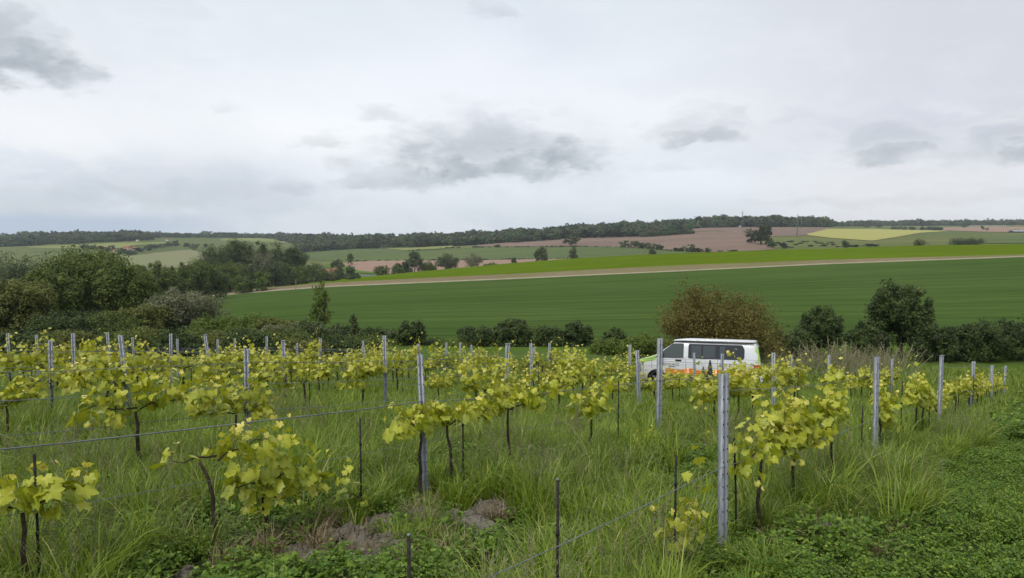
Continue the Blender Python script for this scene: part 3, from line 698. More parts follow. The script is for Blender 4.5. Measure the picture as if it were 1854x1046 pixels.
# ---- instanced masses
def scatter(name, P, rz, scl, idx, protos, kind='stuff', tilt=None):
    colx = bpy.data.collections.new(name+'_kinds')
    for i, (me) in enumerate(protos):
        o = bpy.data.objects.new('%s_kind_%02d' % (name, i), me); colx.objects.link(o)
    P = np.asarray(P, np.float32); n = len(P)
    me = bpy.data.meshes.new(name); me.vertices.add(n); me.vertices.foreach_set('co', P.ravel())
    rot = np.zeros((n, 3), np.float32); rot[:, 2] = rz
    if tilt is not None: rot[:, :2] = tilt
    a = me.attributes.new('rot', 'FLOAT_VECTOR', 'POINT'); a.data.foreach_set('vector', rot.ravel())
    s3 = np.asarray(scl, np.float32); s3 = np.repeat(s3[:, None], 3, 1) if s3.ndim == 1 else s3
    a = me.attributes.new('scl', 'FLOAT_VECTOR', 'POINT'); a.data.foreach_set('vector', s3.ravel())
    a = me.attributes.new('idx', 'INT', 'POINT'); a.data.foreach_set('value', np.asarray(idx, np.int32))
    me.update()
    o = ob(name, me); o['kind'] = kind
    ng = bpy.data.node_groups.new(name+'_nodes', 'GeometryNodeTree')
    ng.interface.new_socket('Geometry', in_out='INPUT', socket_type='NodeSocketGeometry')
    ng.interface.new_socket('Geometry', in_out='OUTPUT', socket_type='NodeSocketGeometry')
    n_ = ng.nodes; l_ = ng.links
    gi = n_.new('NodeGroupInput'); go = n_.new('NodeGroupOutput')
    ci = n_.new('GeometryNodeCollectionInfo'); ci.inputs['Collection'].default_value = colx
    ci.inputs['Separate Children'].default_value = True; ci.inputs['Reset Children'].default_value = True
    ip = n_.new('GeometryNodeInstanceOnPoints'); ip.inputs['Pick Instance'].default_value = True
    def na(nm_, ty):
        q = n_.new('GeometryNodeInputNamedAttribute'); q.data_type = ty; q.inputs['Name'].default_value = nm_; return q.outputs['Attribute']
    er = n_.new('FunctionNodeEulerToRotation')
    l_.new(na('rot', 'FLOAT_VECTOR'), er.inputs[0]); l_.new(er.outputs[0], ip.inputs['Rotation'])
    l_.new(na('scl', 'FLOAT_VECTOR'), ip.inputs['Scale']); l_.new(na('idx', 'INT'), ip.inputs['Instance Index'])
    l_.new(gi.outputs[0], ip.inputs['Points']); l_.new(ci.outputs[0], ip.inputs['Instance']); l_.new(ip.outputs[0], go.inputs[0])
    md = o.modifiers.new('scatter', 'NODES'); md.node_group = ng
    return o
WP = [proto_far(s, 750, .12) for s in range(720, 728)]
def wood(name, Xr, n, near, far_, hmin=10, hmax=16, seed=1, Dfun=None):
    r = rs(seed); P, S = [], []
    for i in range(n):
        X = Xr[0]+(Xr[1]-Xr[0])*r.rand(); D0 = float(np.interp(X, COLX, D_w)) if Dfun is None else Dfun(X)
        D = D0+near+(far_-near)*r.rand()**1.2
        P.append((upix(X, 430)*D, D, fz(X, D)-1.5)); h = (hmin+(hmax-hmin)*r.rand())*(1+.10*math.sin(X*.067+seed)+.08*math.sin(X*.19+D*.013)+.10*math.sin(X*.43+D*.007))*(1.25 if r.rand() < .12 else 1); S.append((h*(1.0+.6*r.rand()), 0, h))
    S = np.array(S); S[:, 1] = S[:, 0]
    return scatter(name, P, r.rand(n)*6.28, S, r.randint(0, len(WP), n), WP)
tag(wood('left_wood', (-420, 272), 2300, 0, 760, 9, 15, 11), 'dark wood covering the hill on the far left')
tag(wood('distant_wood', (262, 560), 900, 250, 900, 8, 13, 12), 'thin dark wood along the left skyline')
tag(wood('long_wood', (540, 870), 1900, 0, 620, 8, 13, 13), 'long dark wood running along the far slope')
tag(wood('long_wood', (860, 1262), 2300, 0, 620, 8, 13, 14), 'dark wood climbing the far hill behind the ploughed field')
tag(wood('hilltop_wood', (1255, 1500), 1500, 25, 620, 10, 16, 15), 'dark hilltop wood behind the white house and masts')
tag(wood('skyline_wood', (1490, 2300), 2200, 260, 800, 9, 15, 16), 'blue green wood along the right skyline')
hg = []
def hedge_line(name, pts, n, h, lab, dmin=480, seed=3, dy=1.0):
    r = rs(seed); P, S = [], []; xs_, ys_ = zip(*pts)
    for i in range(n):
        X = xs_[0]+(xs_[-1]-xs_[0])*r.rand(); Y = np.interp(X, xs_, ys_)-dy*r.rand(); p = fP(X, Y, dmin, -.4); P.append(p)
        k = px(h*(.7+.6*r.rand()), p[1]); S.append((k*1.5, k*1.5, k))
    return tag(scatter(name, P, r.rand(n)*6.28, np.array(S), r.randint(0, len(WP), n), WP), lab)
hedge_line('long_hedge', [(1160, 430), (1200, 427.5), (1254, 423.5)], 60, 9, 'thick hedge at the top of the ploughed field below the hilltop wood', seed=31)
hedge_line('field_hedge', [(640, 473), (760, 472), (860, 471), (1000, 470), (1120, 468)], 110, 3.2, 'dark low hedge along the foot of the grey green field', seed=32, dy=.5)
hedge_line('field_hedge', [(730, 457), (760, 453), (800, 450), (860, 448.5), (1000, 447.5), (1120, 448), (1240, 456)], 110, 3, 'thin hedge between the grey green field and the ploughed field', seed=33, dy=.5)
hedge_line('far_hedge', [(1612, 415.5), (1650, 416), (1705, 417)], 40, 5.5, 'dark hedge behind the crest of the barley field', seed=34)
hedge_line('far_hedge', [(1825, 421), (1880, 421)], 20, 5, 'dark hedge on the right-hand skyline field', seed=35)
hedge_line('roadside_scrub', [(410, 527), (480, 520), (560, 513), (650, 505)], 90, 9, 'scrubby bushes along the country road on the left', dmin=300, seed=36, dy=4)
# ------------------------------------------------------------------ vineyard
def steel_mat():
    m_, b, p = bsdf('galvanised_steel', rough=.5, spec=.4, metal=.35)
    t = b.new('ShaderNodeTexCoord').outputs['Object']
    mp = b.new('ShaderNodeMapping'); mp.inputs['Scale'].default_value = (1, 1, .25); b.l.new(t, mp.inputs['Vector'])
    n1 = b.noise(mp.outputs[0], 30, 5, .65); n2 = b.noise(t, 120, 3, .6)
    cc = b.mix(b.ss(n1, .35, .65), (.19, .205, .225), (.31, .33, .35))
    cc = b.mix(b.ss(n2, .6, .72, 0, .5), cc, (.14, .14, .14))
    b.put(p.inputs['Base Color'], cc); return m_
M['steel'] = steel_mat(); M['slot'] = plain('dark_slot', (.02, .02, .022), .8, .1, 0, 0)
M['wire'] = plain('wire_zinc', (.20, .225, .23), .5, .4, .4, .2, 5)
M['stake'] = plain('dark_rusty_rod', (.035, .030, .028), .8, .2, .2, .3, 30)
M['vinewood'] = plain('vine_wood', (.060, .045, .035), .9, .1, 0, .35, 40)
M['shoot'] = plain('green_shoot', (.20, .20, .05), .6, .2, 0, .2, 10)
LM['vine'] = leafmat('vine_leaves', (0.266, 0.331, 0.022), (0.532, 0.546, 0.050), (0.771, 0.701, 0.162), .32, .42, .5)
LM['vinefar'] = leafmat('vine_leaves_behind', (0.251, 0.308, 0.021), (0.527, 0.526, 0.054), (0.790, 0.706, 0.196), .32, .42, .5)

def rowx(k, y_): return .75*y_-2.78-3.75*k
def post(X, Yt, y_, k, lab, tilt_px=0, fat=1.0, double=False, cap=False):
    """steel post of row k whose top is seen at (X, Yt), depth y_"""
    T = P3(X, Yt, y_); bx = T[0]+px(tilt_px, y_); g = float(G(bx, y_)); L = T[2]-g+.35
    mb = MB(); w, d, t = .030*fat, .020*fat, .004*fat
    # open hat profile with returned lips and a centre groove
    prof = [(-w, d), (-w, -d), (-w*.35, -d), (-w*.22, -d*.35), (w*.22, -d*.35), (w*.35, -d), (w, -d), (w, d), (w-t, d), (w-t, -d+t), (w*.38, -d+t), (w*.26, -d*.35+t), (-w*.26, -d*.35+t), (-w*.38, -d+t), (-w+t, -d+t), (-w+t, d)]
    n = len(prof); A = np.array([(a, b, 0) for a, b in prof]); B = A+[0, 0, L]
    Q = [(i, (i+1) % n, n+(i+1) % n, n+i) for i in range(n)]
    cap_ = [tuple(range(n, 2*n))]
    mb.add(np.concatenate([A, B]), [Q, cap_])
    if cap: mb.box((.012, 0, L+.004), (w*3.0, d*2.2, .012))
    for z_ in np.arange(L-.10, .35, -.10):
        for s in (-1, 1): mb.box((s*w*.68, -d-.001, z_), (.007*fat, .003, .012), mi=1)
        mb.box((w+.003, -d*.3, z_-.03), (.008, .008, .02), mi=0)
    o = mb.build('vineyard_post', [M['steel'], M['slot']])
    o.location = (bx, y_, g-.35)
    dx = T[0]-bx; o.rotation_euler = (0, math.atan2(dx, L), .35+.2*math.sin(X))
    tag(o, lab, 'post', 'steel posts of the vineyard rows'); o['top'] = list(T); o['row'] = k
    return o
RN = ['nearest', 'second', 'third', 'fourth', 'fifth', 'sixth', 'seventh', 'eighth']
ORD = ['first', 'second', 'third', 'fourth', 'fifth', 'sixth', 'seventh', 'eighth', 'ninth', 'tenth', 'eleventh', 'twelfth']
POSTS = {  # row: (X top, Y top, depth, tilt px, fat, cap)
 0: [(1308, 675, 5.9, 8, 1.12, 0), (1585, 645, 10.3, 6, 1.08, 0), (1705, 644, 15.1, 0, 1.2, 1), (1763, 654, 19.7, -1, 1.35, 0), (1796, 661, 23.8, 2, 1.3, 0), (1821, 662, 27.8, -2, 1.2, 0)],
 1: [(760, 641, 7.6, 12, .95, 0), (1195, 612, 12.1, 0, 1.3, 0), (1400, 638, 16.6, 4, 1.3, 0), (1498, 641, 21.1, 9, 1.2, 0), (1615, 649, 25.6, 2, 1.2, 0)],
 2: [(446, 631, 9.4, -3, 1.05, 0), (920, 623, 13.9, -7, 1.3, 1), (1152, 633, 17.8, 8, 1.35, 0), (1308, 640, 22.4, -1, 1.3, 0), (1434, 642, 27, 0, 1.2, 0)],
 3: [(219, 606, 11.2, 15, 1.05, 0), (696, 607, 15.35, 2, 1.25, 0), (961, 621, 19.8, 3, 1.2, 0), (1141, 624, 24, -1, 1.3, 0), (1256, 638, 28.7, 5, 1.3, 0)],
 4: [(91, 616, 13.1, -3, 1.1, 0), (513, 617, 17.0, 1, 1.3, 1), (757, 622, 20.4, 2, 1.2, 0), (995, 621, 25.5, 0, 1.2, 0)],
 5: [(132, 603, 16.2, -1, 1.2, 0), (372, 604, 18.7, 18, 1.15, 1), (580, 613, 21.6, -4, 1.2, 0), (808, 620, 26, 0, 1.2, 0), (967, 627, 29.5, 7, 1.2, 0)],
 6: [(195, 601, 19.7, 4, 1.2, 0), (309, 604, 21.0, -3, 1.3, 0), (483, 609, 24, -3, 1.15, 0), (657, 616, 26.5, 8, 1.2, 0), (833, 620, 30, 0, 1.2, 1), (853, 624, 31, 6, 1.2, 0)],
 7: [(14, 603, 20.5, 0, 1.2, 0), (66, 606, 21.5, 2, 1.15, 0), (240, 610, 24, 3, 1.1, 0), (321, 613, 26, 0, 1.2, 0), (394, 614, 27.5, -1, 1.2, 0), (425, 612, 28, -1, 1.2, 0), (538, 621, 30, 0, 1.2, 0), (656, 626, 31, 4, 1.2, 0)],
}
PO = {}
LP = {0: ['thick grey steel post nearest the camera, standing right of the thin dark rods', 'tall grey post beside the big leafy vine on the right', 'grey post with a capped top in the nearest row, third from the camera', 'grey post of the nearest row, fourth from the camera, with vines around it', 'thin grey post, second from the right end of the nearest row', 'last thin grey post at the right end of the nearest row'],
      1: ['steel post with double groove left of centre, standing by the soil heaps', 'slim grey post standing in front of the door of the white van', 'grey post just right of the white van behind the big leafy vine', 'tilted grey post among the yellow vines right of the van', 'thin grey post in the grassy gap before the dark hedge']}
for k, L in POSTS.items():
    for i, (X, Yt, y_, tp, ft, cp_) in enumerate(L):
        lab = LP[k][i] if k in LP else 'grey %spost, %s from the left in the %s wire row%s' % ('tilted ' if abs(tp) > 5 else '', ORD[i], RN[k], ', flat cap on top' if cp_ else '')
        PO.setdefault(k, []).append(post(X, Yt, y_, k, lab, tp, ft, cap=bool(cp_)))
# wires
def wire(k, hgt, rad, lab, ext=(0, 0), sag=.03):
    pts = []
    for o in PO[k]:
        T = np.array(o['top']); b = np.array([o.location.x, o.location.y, o.location.z+.35]); L = T[2]-b[2]
        f = min(hgt, L-.04)/L; pts.append(b+(T-b)*f+np.array([.0, -.034, 0]))
    if ext[0]:
        d = pts[1]-pts[0]; s = ext[0]; q = pts[0]-d*s; q[2] = float(G(q[0], q[1]))+hgt; pts.insert(0, q)
    if ext[1]:
        d = pts[-1]-pts[-2]; q = pts[-1]+d*ext[1]; q[2] = float(G(q[0], q[1]))+hgt; pts.append(q)
    P = []
    for a, b in zip(pts[:-1], pts[1:]):
        for t in np.arange(8)/8: p = a*(1-t)+b*t; p[2] -= sag*4*t*(1-t)+.006*math.sin(t*23+a[0]); P.append(p)
    P.append(pts[-1]); mb = MB(); mb.tube(P, rad, 5); o = mb.build('trellis_wire', [M['wire']], None, True)
    return tag(o, lab, 'wire', 'trellis wires of the vineyard')
wire(1, 1.03, .0055, 'thick grey wire sagging across the left foreground, through the second row', (1.2, .6))
wire(1, .62, .0022, 'thin lower wire of the second row, half lost in the grass', (1.2, .3))
wire(0, .72, .0032, 'slack thin wire crossing the lower right foreground between the dark rods', (1.1, 0), .06)
wire(0, 1.32, .0030, 'upper wire of the nearest row, right of the thickest post', (0, 0), .05)
for k in range(2, 8):
    for h_, nm in ((1.28, 'top'), (1.0, 'middle'), (.66, 'lower')):
        wire(k, h_, .0045 if k > 3 else .0036, '%s wire of the %s vine row from the camera' % (nm, RN[k]), (1.0, .6))

# vine leaf: five lobes, folded along the midrib, drooping rim
LA = [(90, 1.0), (80, .86), (72, .88), (60, .74), (48, .86), (38, .97), (27, .84), (16, .82), (3, .70), (-12, .80), (-28, .82), (-42, .68), (-62, .64), (-80, .22)]
def leaf_outline(hi):
    pts = LA if hi else [LA[i] for i in (0, 3, 5, 8, 10, 12, 13)]
    R_ = [(math.cos(R(a))*q, math.sin(R(a))*q) for a, q in pts]
    Lf = [(-x_, y_) for x_, y_ in R_[1:][::-1]]
    return np.array(R_+Lf)
def vleaves(C, N, up, size, r, hi=True):
    o = leaf_outline(hi); k = len(o); n = len(C)
    N = nrm(N); t = up-np.sum(up*N, 1, keepdims=True)*N; t = nrm(t); b = np.cross(t, N)
    px_ = o[:, 0]; py_ = o[:, 1]; rr = px_**2+py_**2
    fold = (-.08+.60*r.rand(n))[:, None]; drp = (.05+.50*r.rand(n)**1.5)[:, None]; tw = (r.normal(size=n)*.22)[:, None]
    zz = np.abs(px_)*fold-rr*drp+.06*np.sin(px_*7+py_*4+r.rand(n)[:, None]*6)+tw*px_*py_
    wv = 1+.08*r.normal(size=(n, k))
    P = C[:, None, :]+size[:, None, None]*((px_*wv)[:, :, None]*b[:, None, :]+(py_*wv)[:, :, None]*t[:, None, :]+zz[:, :, None]*N[:, None, :])
    V_ = np.concatenate([C[:, None, :], P], 1)
    i = np.arange(n)[:, None, None]*(k+1)
    tri = np.array([(0, 1+j, 1+(j+1) % k) for j in range(k)])
    return V_.reshape(-1, 3), (i+tri[None]).reshape(-1, 3), k+1
def leafv(LV, k):
    A = np.repeat(np.array(LV)[:, None], k, 1); A[:, 0] += .22; A[:, 1::2] -= .07; A[:, 2::2] += .04
    return np.clip(A, 0, 1).ravel()
def vine_meshes(seed, L=1.0, R_=1.0, shoots=7, lps=11, ls=.062, z0=.66, top=.5, hi=True, mat="vine", trunks=1, low=0.0, up=.5, dens=1.5, big=1.14):
    """a vine trained along x: arms -L/2 .. R_/2"""
    r = rs(seed); shoots = int(round(shoots*1.2)); lps = lps*dens; ls = ls*big; tb = MB(); sb = MB(); LC, LN, LU, LS, LV = [], [], [], [], []
    for q in range(trunks):
        x0 = 0 if trunks == 1 else (q-.5)*.5*(L+R_)/2
        n = 7; t = np.linspace(0, 1, n); wb = np.cumsum(r.normal(size=(n, 2))*.014, 0)
        tb.tube(np.stack([x0+wb[:, 0], wb[:, 1], -.1+t*(z0+.1)], 1), .022*(1-.45*t), 7)
        for s, ln in ((-1, L), (1, R_)):
            tt = np.linspace(0, 1, 5); w2 = r.normal(size=(5, 2))*.012
            tb.tube(np.stack([x0+s*tt*ln*.5, w2[:, 0], z0+.02+.05*np.sin(tt*2)+w2[:, 1]], 1), .0085*(1-.6*tt), 5)
    for i in range(shoots):
        xb = -L*.5+(L+R_)*.5*(i+.5+.6*(r.rand()-.5))/shoots; ht = top*(.55+.65*r.rand())*(1.5 if r.rand() < .25 else .95)
        d = np.array([(r.rand()-.5)*.5+ .35*np.sign(xb)*r.rand(), (r.rand()-.5)*.55, 1.0]); 
        if r.rand() < low: d[2] = -.5; ht *= .45
        d = d/np.linalg.norm(d); n = 6; t = np.linspace(0, 1, n)
        cur = np.array([(r.rand()-.5)*.5, (r.rand()-.5)*.5, -.2*r.rand()])
        Pp = np.array([xb, 0, z0+.03])+ht*(t[:, None]*d+(t**2)[:, None]*cur*.5)
        sb.tube(Pp, .0038*(1-.6*t), 4)
        m = int(lps*(.7+.6*r.rand()))
        for j in range(m):
            tj = (j+.6)/m; c_ = np.array([np.interp(tj, t, Pp[:, a]) for a in range(3)])
            a = r.rand()*6.28; of = np.array([math.cos(a), math.sin(a), .05+.2*(r.rand()-.5)]); pl = ls*(.9+.9*r.rand())
            size = ls*(1.15-.80*tj**1.8)*(.65+.60*r.rand())
            cl = c_+of*pl; LC.append(cl); LN.append(nrm(of*.6+np.array([0, 0, up])+r.normal(size=3)*.35)); LU.append(nrm(of*.8+np.array([0, 0, -.55])+r.normal(size=3)*.25))
            LS.append(size); LV.append(np.clip(.12+.5*tj+.35*r.rand()+(.25 if tj > .85 else 0), 0, 1))
            if hi: sb.tube([c_, cl], .0014, 3)
    V_, F_, k = vleaves(np.array(LC), np.array(LN), np.array(LU), np.array(LS), r, hi)
    if hi: fm = mkmesh('vine_leaves', V_, [F_], LM[mat], leafv(LV, k))
    else: fm = mkmesh('vine_leaves', V_, [F_], LM[mat], leafv(LV, k))
    return tb.mesh('vine_trunk', M['vinewood'], True), sb.mesh('vine_shoots', M['shoot'], True), fm
RANG = math.atan2(1, .75)
def put_vine(ms, x_, y_, lab, grp, rz=None, s=(1, 1, 1), name='grape_vine'):
    root = empty(name, (x_, y_, float(G(x_, y_))), RANG if rz is None else rz); root.scale = s
    tag(root, lab, 'vine', grp)
    ob('trunk', ms[0], root); ob('shoots', ms[1], root); ob('foliage', ms[2], root)
    return root
def put_stake(x_, y_, ztop, lab, rad=.008, lean=0, pale=False):
    g = float(G(x_, y_)); mb = MB(); L = ztop-g
    mb.tube([(0, 0, -.3), (lean*L*.5, 0, L*.5), (lean*L, 0, L)], rad, 6)
    if pale: mb.tube([(lean*L, 0, L), (lean*L, 0, L+.008)], rad*1.02, 6, 1)
    for z_ in (.45, .7): mb.tube([(lean*z_, 0, z_-.01), (lean*z_, 0, z_+.012)], rad*1.5, 6)
    o = mb.build('vine_stake', [M['stake'], M['wire']], None, True); o.location = (x_, y_, g); return tag(o, lab, 'stake', 'thin dark rods beside the vines')
def rowpt(k, X):
    """point on row k at picture column X"""
    u = upix(X, 800); y_ = (-2.78-3.75*k)/(u-.75); return u*y_, y_
G1 = 'vines in the nearer rows'
# explicit near vines: row, X, left arm, right arm, shoots, leaves per shoot, size, z0, top, label
NV = [
 (1, 42, .45, .35, 6, 9, .066, .62, .30, 1, 0.2, 'leafy vine cut by the left edge, behind the thick sagging wire'),
 (1, 392, .35, .45, 3, 5, .060, .72, .16, 1, .3, 'low short vine with few leaves, left of the steel post at left centre'),
 (1, 480, .30, .40, 8, 11, .064, .46, .62, 1, .3, 'tall leafy vine with hanging leaves just right of the steel post at left centre'),
 (1, 648, .12, .12, 2, 8, .060, .18, .42, 1, .4, 'small thin young vine by a dark rod, above the soil heap'),
 (1, 752, .2, .3, 3, 7, .060, .80, .32, 1, 0, 'thin shoots of vine climbing left of the grooved steel post'),
 (1, 815, .8, .7, 8, 8, .064, .74, .26, 1, .3, 'spreading vine just right of the grooved steel post'),
 (1, 925, .6, .7, 8, 10, .064, .78, .36, 1, .1, 'broad vine in the middle, reaching right along the wire'),
 (1, 1070, .35, .35, 6, 10, .066, .62, .52, 1, .2, 'upright single vine in the middle between the broad vine and the van'),
 (0, 1237, .12, .15, 3, 8, .062, .22, .55, 1, .2, 'thin young vine with pale tips at the bottom, beside a dark rod'),
 (0, 1372, .55, .15, 5, 6, .060, .70, .34, 1, .2, 'thin shoots reaching left of the big vine toward the thick post'),
 (0, 1436, .62, .50, 13, 12, .070, .78, .46, 1, .2, 'biggest leafy vine on the right, with a dark crooked trunk'),
 (0, 1508, .45, .30, 7, 10, .066, .80, .50, 1, .1, 'leafy vine merging with the biggest vine at its right side'),
 (0, 1600, .30, .30, 7, 11, .066, .55, .66, 1, .3, 'slender vine just right of the tall post on the right'),
 (0, 1655, .50, .40, 9, 10, .066, .70, .50, 1, .2, 'vine between the tall right-hand post and the capped post'),
]
for i, (k, X, La, Ra, sh, lp, ls, z0, top, tr, low, lab) in enumerate(NV):
    x_, y_ = rowpt(k, X); ms = vine_meshes(900+i, La*2, Ra*2, sh, lp, ls, z0, top, True, 'vine', tr, low)
    put_vine(ms, x_, y_, lab, G1)
# short weedy regrowth
for X, Y, lab in ((1172, 800, 'tiny leafy vine shoot low in the grass left of the soil patch'), (1165, 800, None)):
    if lab:
        p = gp(X, Y+25); put_vine(vine_meshes(960, .4, .5, 4, 6, .045, .12, .25), p[0], p[1], lab, G1)
# further vines by shared prototypes
VP = [vine_meshes(970+i, .85, .85, 8+i % 3, 10, .062, .60, .34+.06*(i % 3), False, 'vinefar', 1, .25, .5, 1.15, 1.08) for i in range(7)]
rv = rs(42); bc = {}
EXC = {1: 1080, 0: 1668}
for k in range(8):
    y0 = {0: 13.6, 1: 10.9, 2: 8.2, 3: 9.0, 4: 12.0, 5: 14.4, 6: 17.0, 7: 19.0}[k]; y1 = {0: 29.0, 1: 27.5, 2: 28.5, 3: 30.5, 4: 31, 5: 32, 6: 33, 7: 33}[k]
    y_ = y0; n = 0
    while y_ < y1:
        x_ = rowx(k, y_)+.08*rv.normal()
        X = CX+F*x_/y_
        if X > -60 and not (k == 2 and 11.0 < y_ < 11.9) and not (k == 1 and y_ < 12.3) and rv.rand() > (.22 if k > 1 else .26) and X < 1835:
            n += 1; s = (.85+.4*rv.rand())*(1.12 if k > 3 else 1); kk = rv.randint(len(VP))
            s = min(s, 1.3); sz_ = s*(1.06 if X < 1100 else .97)
            if 1165 < X < 1375 and y_ > 15.5: sz_ = min(s, max(.45, (zpix(670, y_)-float(G(x_, y_)))/1.12))
            lab = ''
            pj = [i_ for i_, q_ in enumerate(POSTS[k]) if q_[2] <= y_]; bay = len(pj); bc[(k, bay)] = bc.get((k, bay), 0)+1
            lab = 'yellow green vine, %s to the right of the %s post in the %s wire row' % (ordw(bc[(k, bay)]), ordw(bay), RN[k]) if bay else 'yellow green vine, %s at the left end of the %s wire row' % (ordw(bc[(k, bay)]), RN[k])
            put_vine(VP[kk], x_, y_, lab, 'vines of the %s row' % RN[k], RANG+(math.pi if rv.rand() < .5 else 0)+.15*rv.normal(), (s*1.12, s*1.1, sz_))
            if rv.rand() < .42 and y_ < 22:
                g = float(G(x_, y_)); put_stake(x_+.12, y_, g+.75+.35*rv.rand(), 'dark rod beside the %s' % lab[13:].replace('to the right of', 'vine right of').replace('at the left', 'vine at the left').replace(', ', ''), .008)
        y_ += .92*(.9+.25*rv.rand())
# foreground rods
for k, X, Yt, lab, pale in ((0, 740, 970, 'short dark rod rising from the bottom edge near the soil heaps', True), (0, 1010, 869, 'dark rod with a pale tip in the bottom centre', True), (0, 1224, 824, 'dark rod beside the thin young vine at the bottom', False), (0, 1339, 793, 'leaning dark rod right of the thick steel post', False),
                       (1, 62, 822, 'dark rod at the left edge under the thick wire', False), (1, 652, 757, 'dark rod beside the small thin vine above the soil heap', False), (1, 838, 735, 'dark rod under the spreading vine in the middle', False), (0, 1634, 690, 'dark rod right of the slender vine on the right', False), (0, 1562, 735, 'dark rod right of the biggest vine', False), (1, 1120, 690, 'thin dark rod in tall grass left of the van', False)):
    x_, y_ = rowpt(k, X); q = P3(X, Yt, y_); put_stake(q[0], y_, q[2], lab, .0085, 0 if X != 1339 else -.05, pale)

# ------------------------------------------------------------------ soil heaps and stones
def mound(X, Y, wpx, hpx, lab, seed):
    p = gp(X, Y); r = rs(seed); rad = px(wpx, p[1])/2*1.15; h = px(hpx, p[1])*1.05
    n, m = 26, 10; V_ = [(0, 0, h)]; ph = r.rand(8)*6.28
    for i in range(1, m+1):
        q = i/m
        for j in range(n):
            a = j/n*6.28318; rr = rad*q*(1+.16*math.sin(2*a+ph[0])+.10*math.sin(5*a+ph[1])); zz = h*(1-q*q)**1.0+(.10*h*math.sin(7*a+9*q+ph[2])+.14*h*r.normal())*(q < .95)
            if i == m: zz = -.08
            x_, y_ = rr*math.cos(a), rr*math.sin(a); V_.append((x_, y_, zz+float(G(p[0]+x_, p[1]+y_)-G(p[0], p[1]))))
    T_ = [(0, 1+j, 1+(j+1) % n) for j in range(n)]
    Q = [(1+(i-1)*n+j, 1+i*n+j, 1+i*n+(j+1) % n, 1+(i-1)*n+(j+1) % n) for i in range(1, m) for j in range(n)]
    mb = MB(); mb.add(V_, [T_, Q])
    for c_ in range(int(110*rad/.3)):
        a = r.rand()*6.28; q = r.rand()**.5; s = .006+.026*r.rand()**2; cx_, cy_ = rad*q*math.cos(a), rad*q*math.sin(a)
        v8 = nrm(r.normal(size=(1, 3))); O = np.array([(1, 0, 0), (-1, 0, 0), (0, 1, 0), (0, -1, 0), (0, 0, 1), (0, 0, -1)])*s*(.7+.6*r.rand(6, 1))
        mb.add(O+np.array([cx_, cy_, h*(1-q*q)+float(G(p[0]+cx_, p[1]+cy_)-G(p[0], p[1]))]), [[(0, 2, 4), (2, 1, 4), (1, 3, 4), (3, 0, 4), (2, 0, 5), (1, 2, 5), (3, 1, 5), (0, 3, 5)]])
    o = mb.build('soil_heap', [M['soil']], None, False); o.location = (p[0], p[1], float(G(p[0], p[1]))); tag(o, lab, 'soil heap', 'heaps of crumbly soil')
MO = [(640, 985, 84, 30, 'rounded grey brown soil heap below the small thin vine'), (557, 1018, 60, 24, 'smaller soil heap at the lower left, half hidden by dry grass'), (700, 950, 90, 16, 'flat crumbly soil patch left of the grooved post foot'),
      (765, 945, 84, 22, 'soil heap around the foot of the grooved steel post'), (835, 950, 110, 20, 'low soil heap right of the grooved post foot'), (890, 925, 70, 18, 'soil heap at the right end of the bare strip'), (720, 985, 120, 14, 'low bare soil in front of the grooved post'),
      (1252, 812, 80, 8, 'pale dry soil patch in the grass below the van'), (1495, 965, 62, 16, 'dry brown heap at the foot of the biggest vine'), (340, 1040, 34, 14, 'little soil heap cut by the bottom edge at left'), (600, 975, 50, 14, 'low crumbly soil between the two left heaps')]
for i, a in enumerate(MO): mound(*a, seed=50+i)
for i, (X, Y, w, h, lab) in enumerate([(665, 1010, 60, 10, 'flat crumbly clod patch right of the squarish limestone'), (745, 1010, 60, 8, 'flat soil patch behind the short dark rod'), (535, 1000, 44, 12, 'small soil heap farthest left among the dry grass')]):
    MO.append((X, Y, w, h, lab)); mound(X, Y, w, h, lab, seed=150+i)
M['stone'] = plain('limestone', (.42, .40, .35), .85, .2, 0, .25, 20)
def stone(X, Y, w, lab, seed, lift=.03):
    p = gp(X, Y); r = rs(seed); bm = bmesh.new(); bmesh.ops.create_icosphere(bm, subdivisions=2, radius=px(w, p[1])/2)
    for v in bm.verts: v.co = Vector((v.co.x*(1+.2*r.normal()), v.co.y*.8, v.co.z*.6))*(1+.07*r.normal())
    me = bpy.data.meshes.new('stone'); bm.to_mesh(me); bm.free(); me.materials.append(M['stone'])
    o = ob('stone', me); o.location = (p[0], p[1], p[2]+lift); o.rotation_euler = (.3*r.rand(), .3, r.rand()*3); tag(o, lab, 'stone', 'pale stones in the bare soil')
for i, (X, Y, w, lab) in enumerate([(634, 1016, 26, 'squarish pale limestone in front of the round soil heap'), (742, 968, 9, 'small white stone on the soil right of the round heap'), (655, 1002, 12, 'small pale stone beside the squarish limestone'),
    (793, 951, 9, 'tiny white stone right of the grooved post foot'), (903, 935, 12, 'small stone at the right end of the bare strip'), (706, 990, 14, 'flat pale stone in the middle of the bare soil')]): stone(X, Y, w, lab, 80+i)

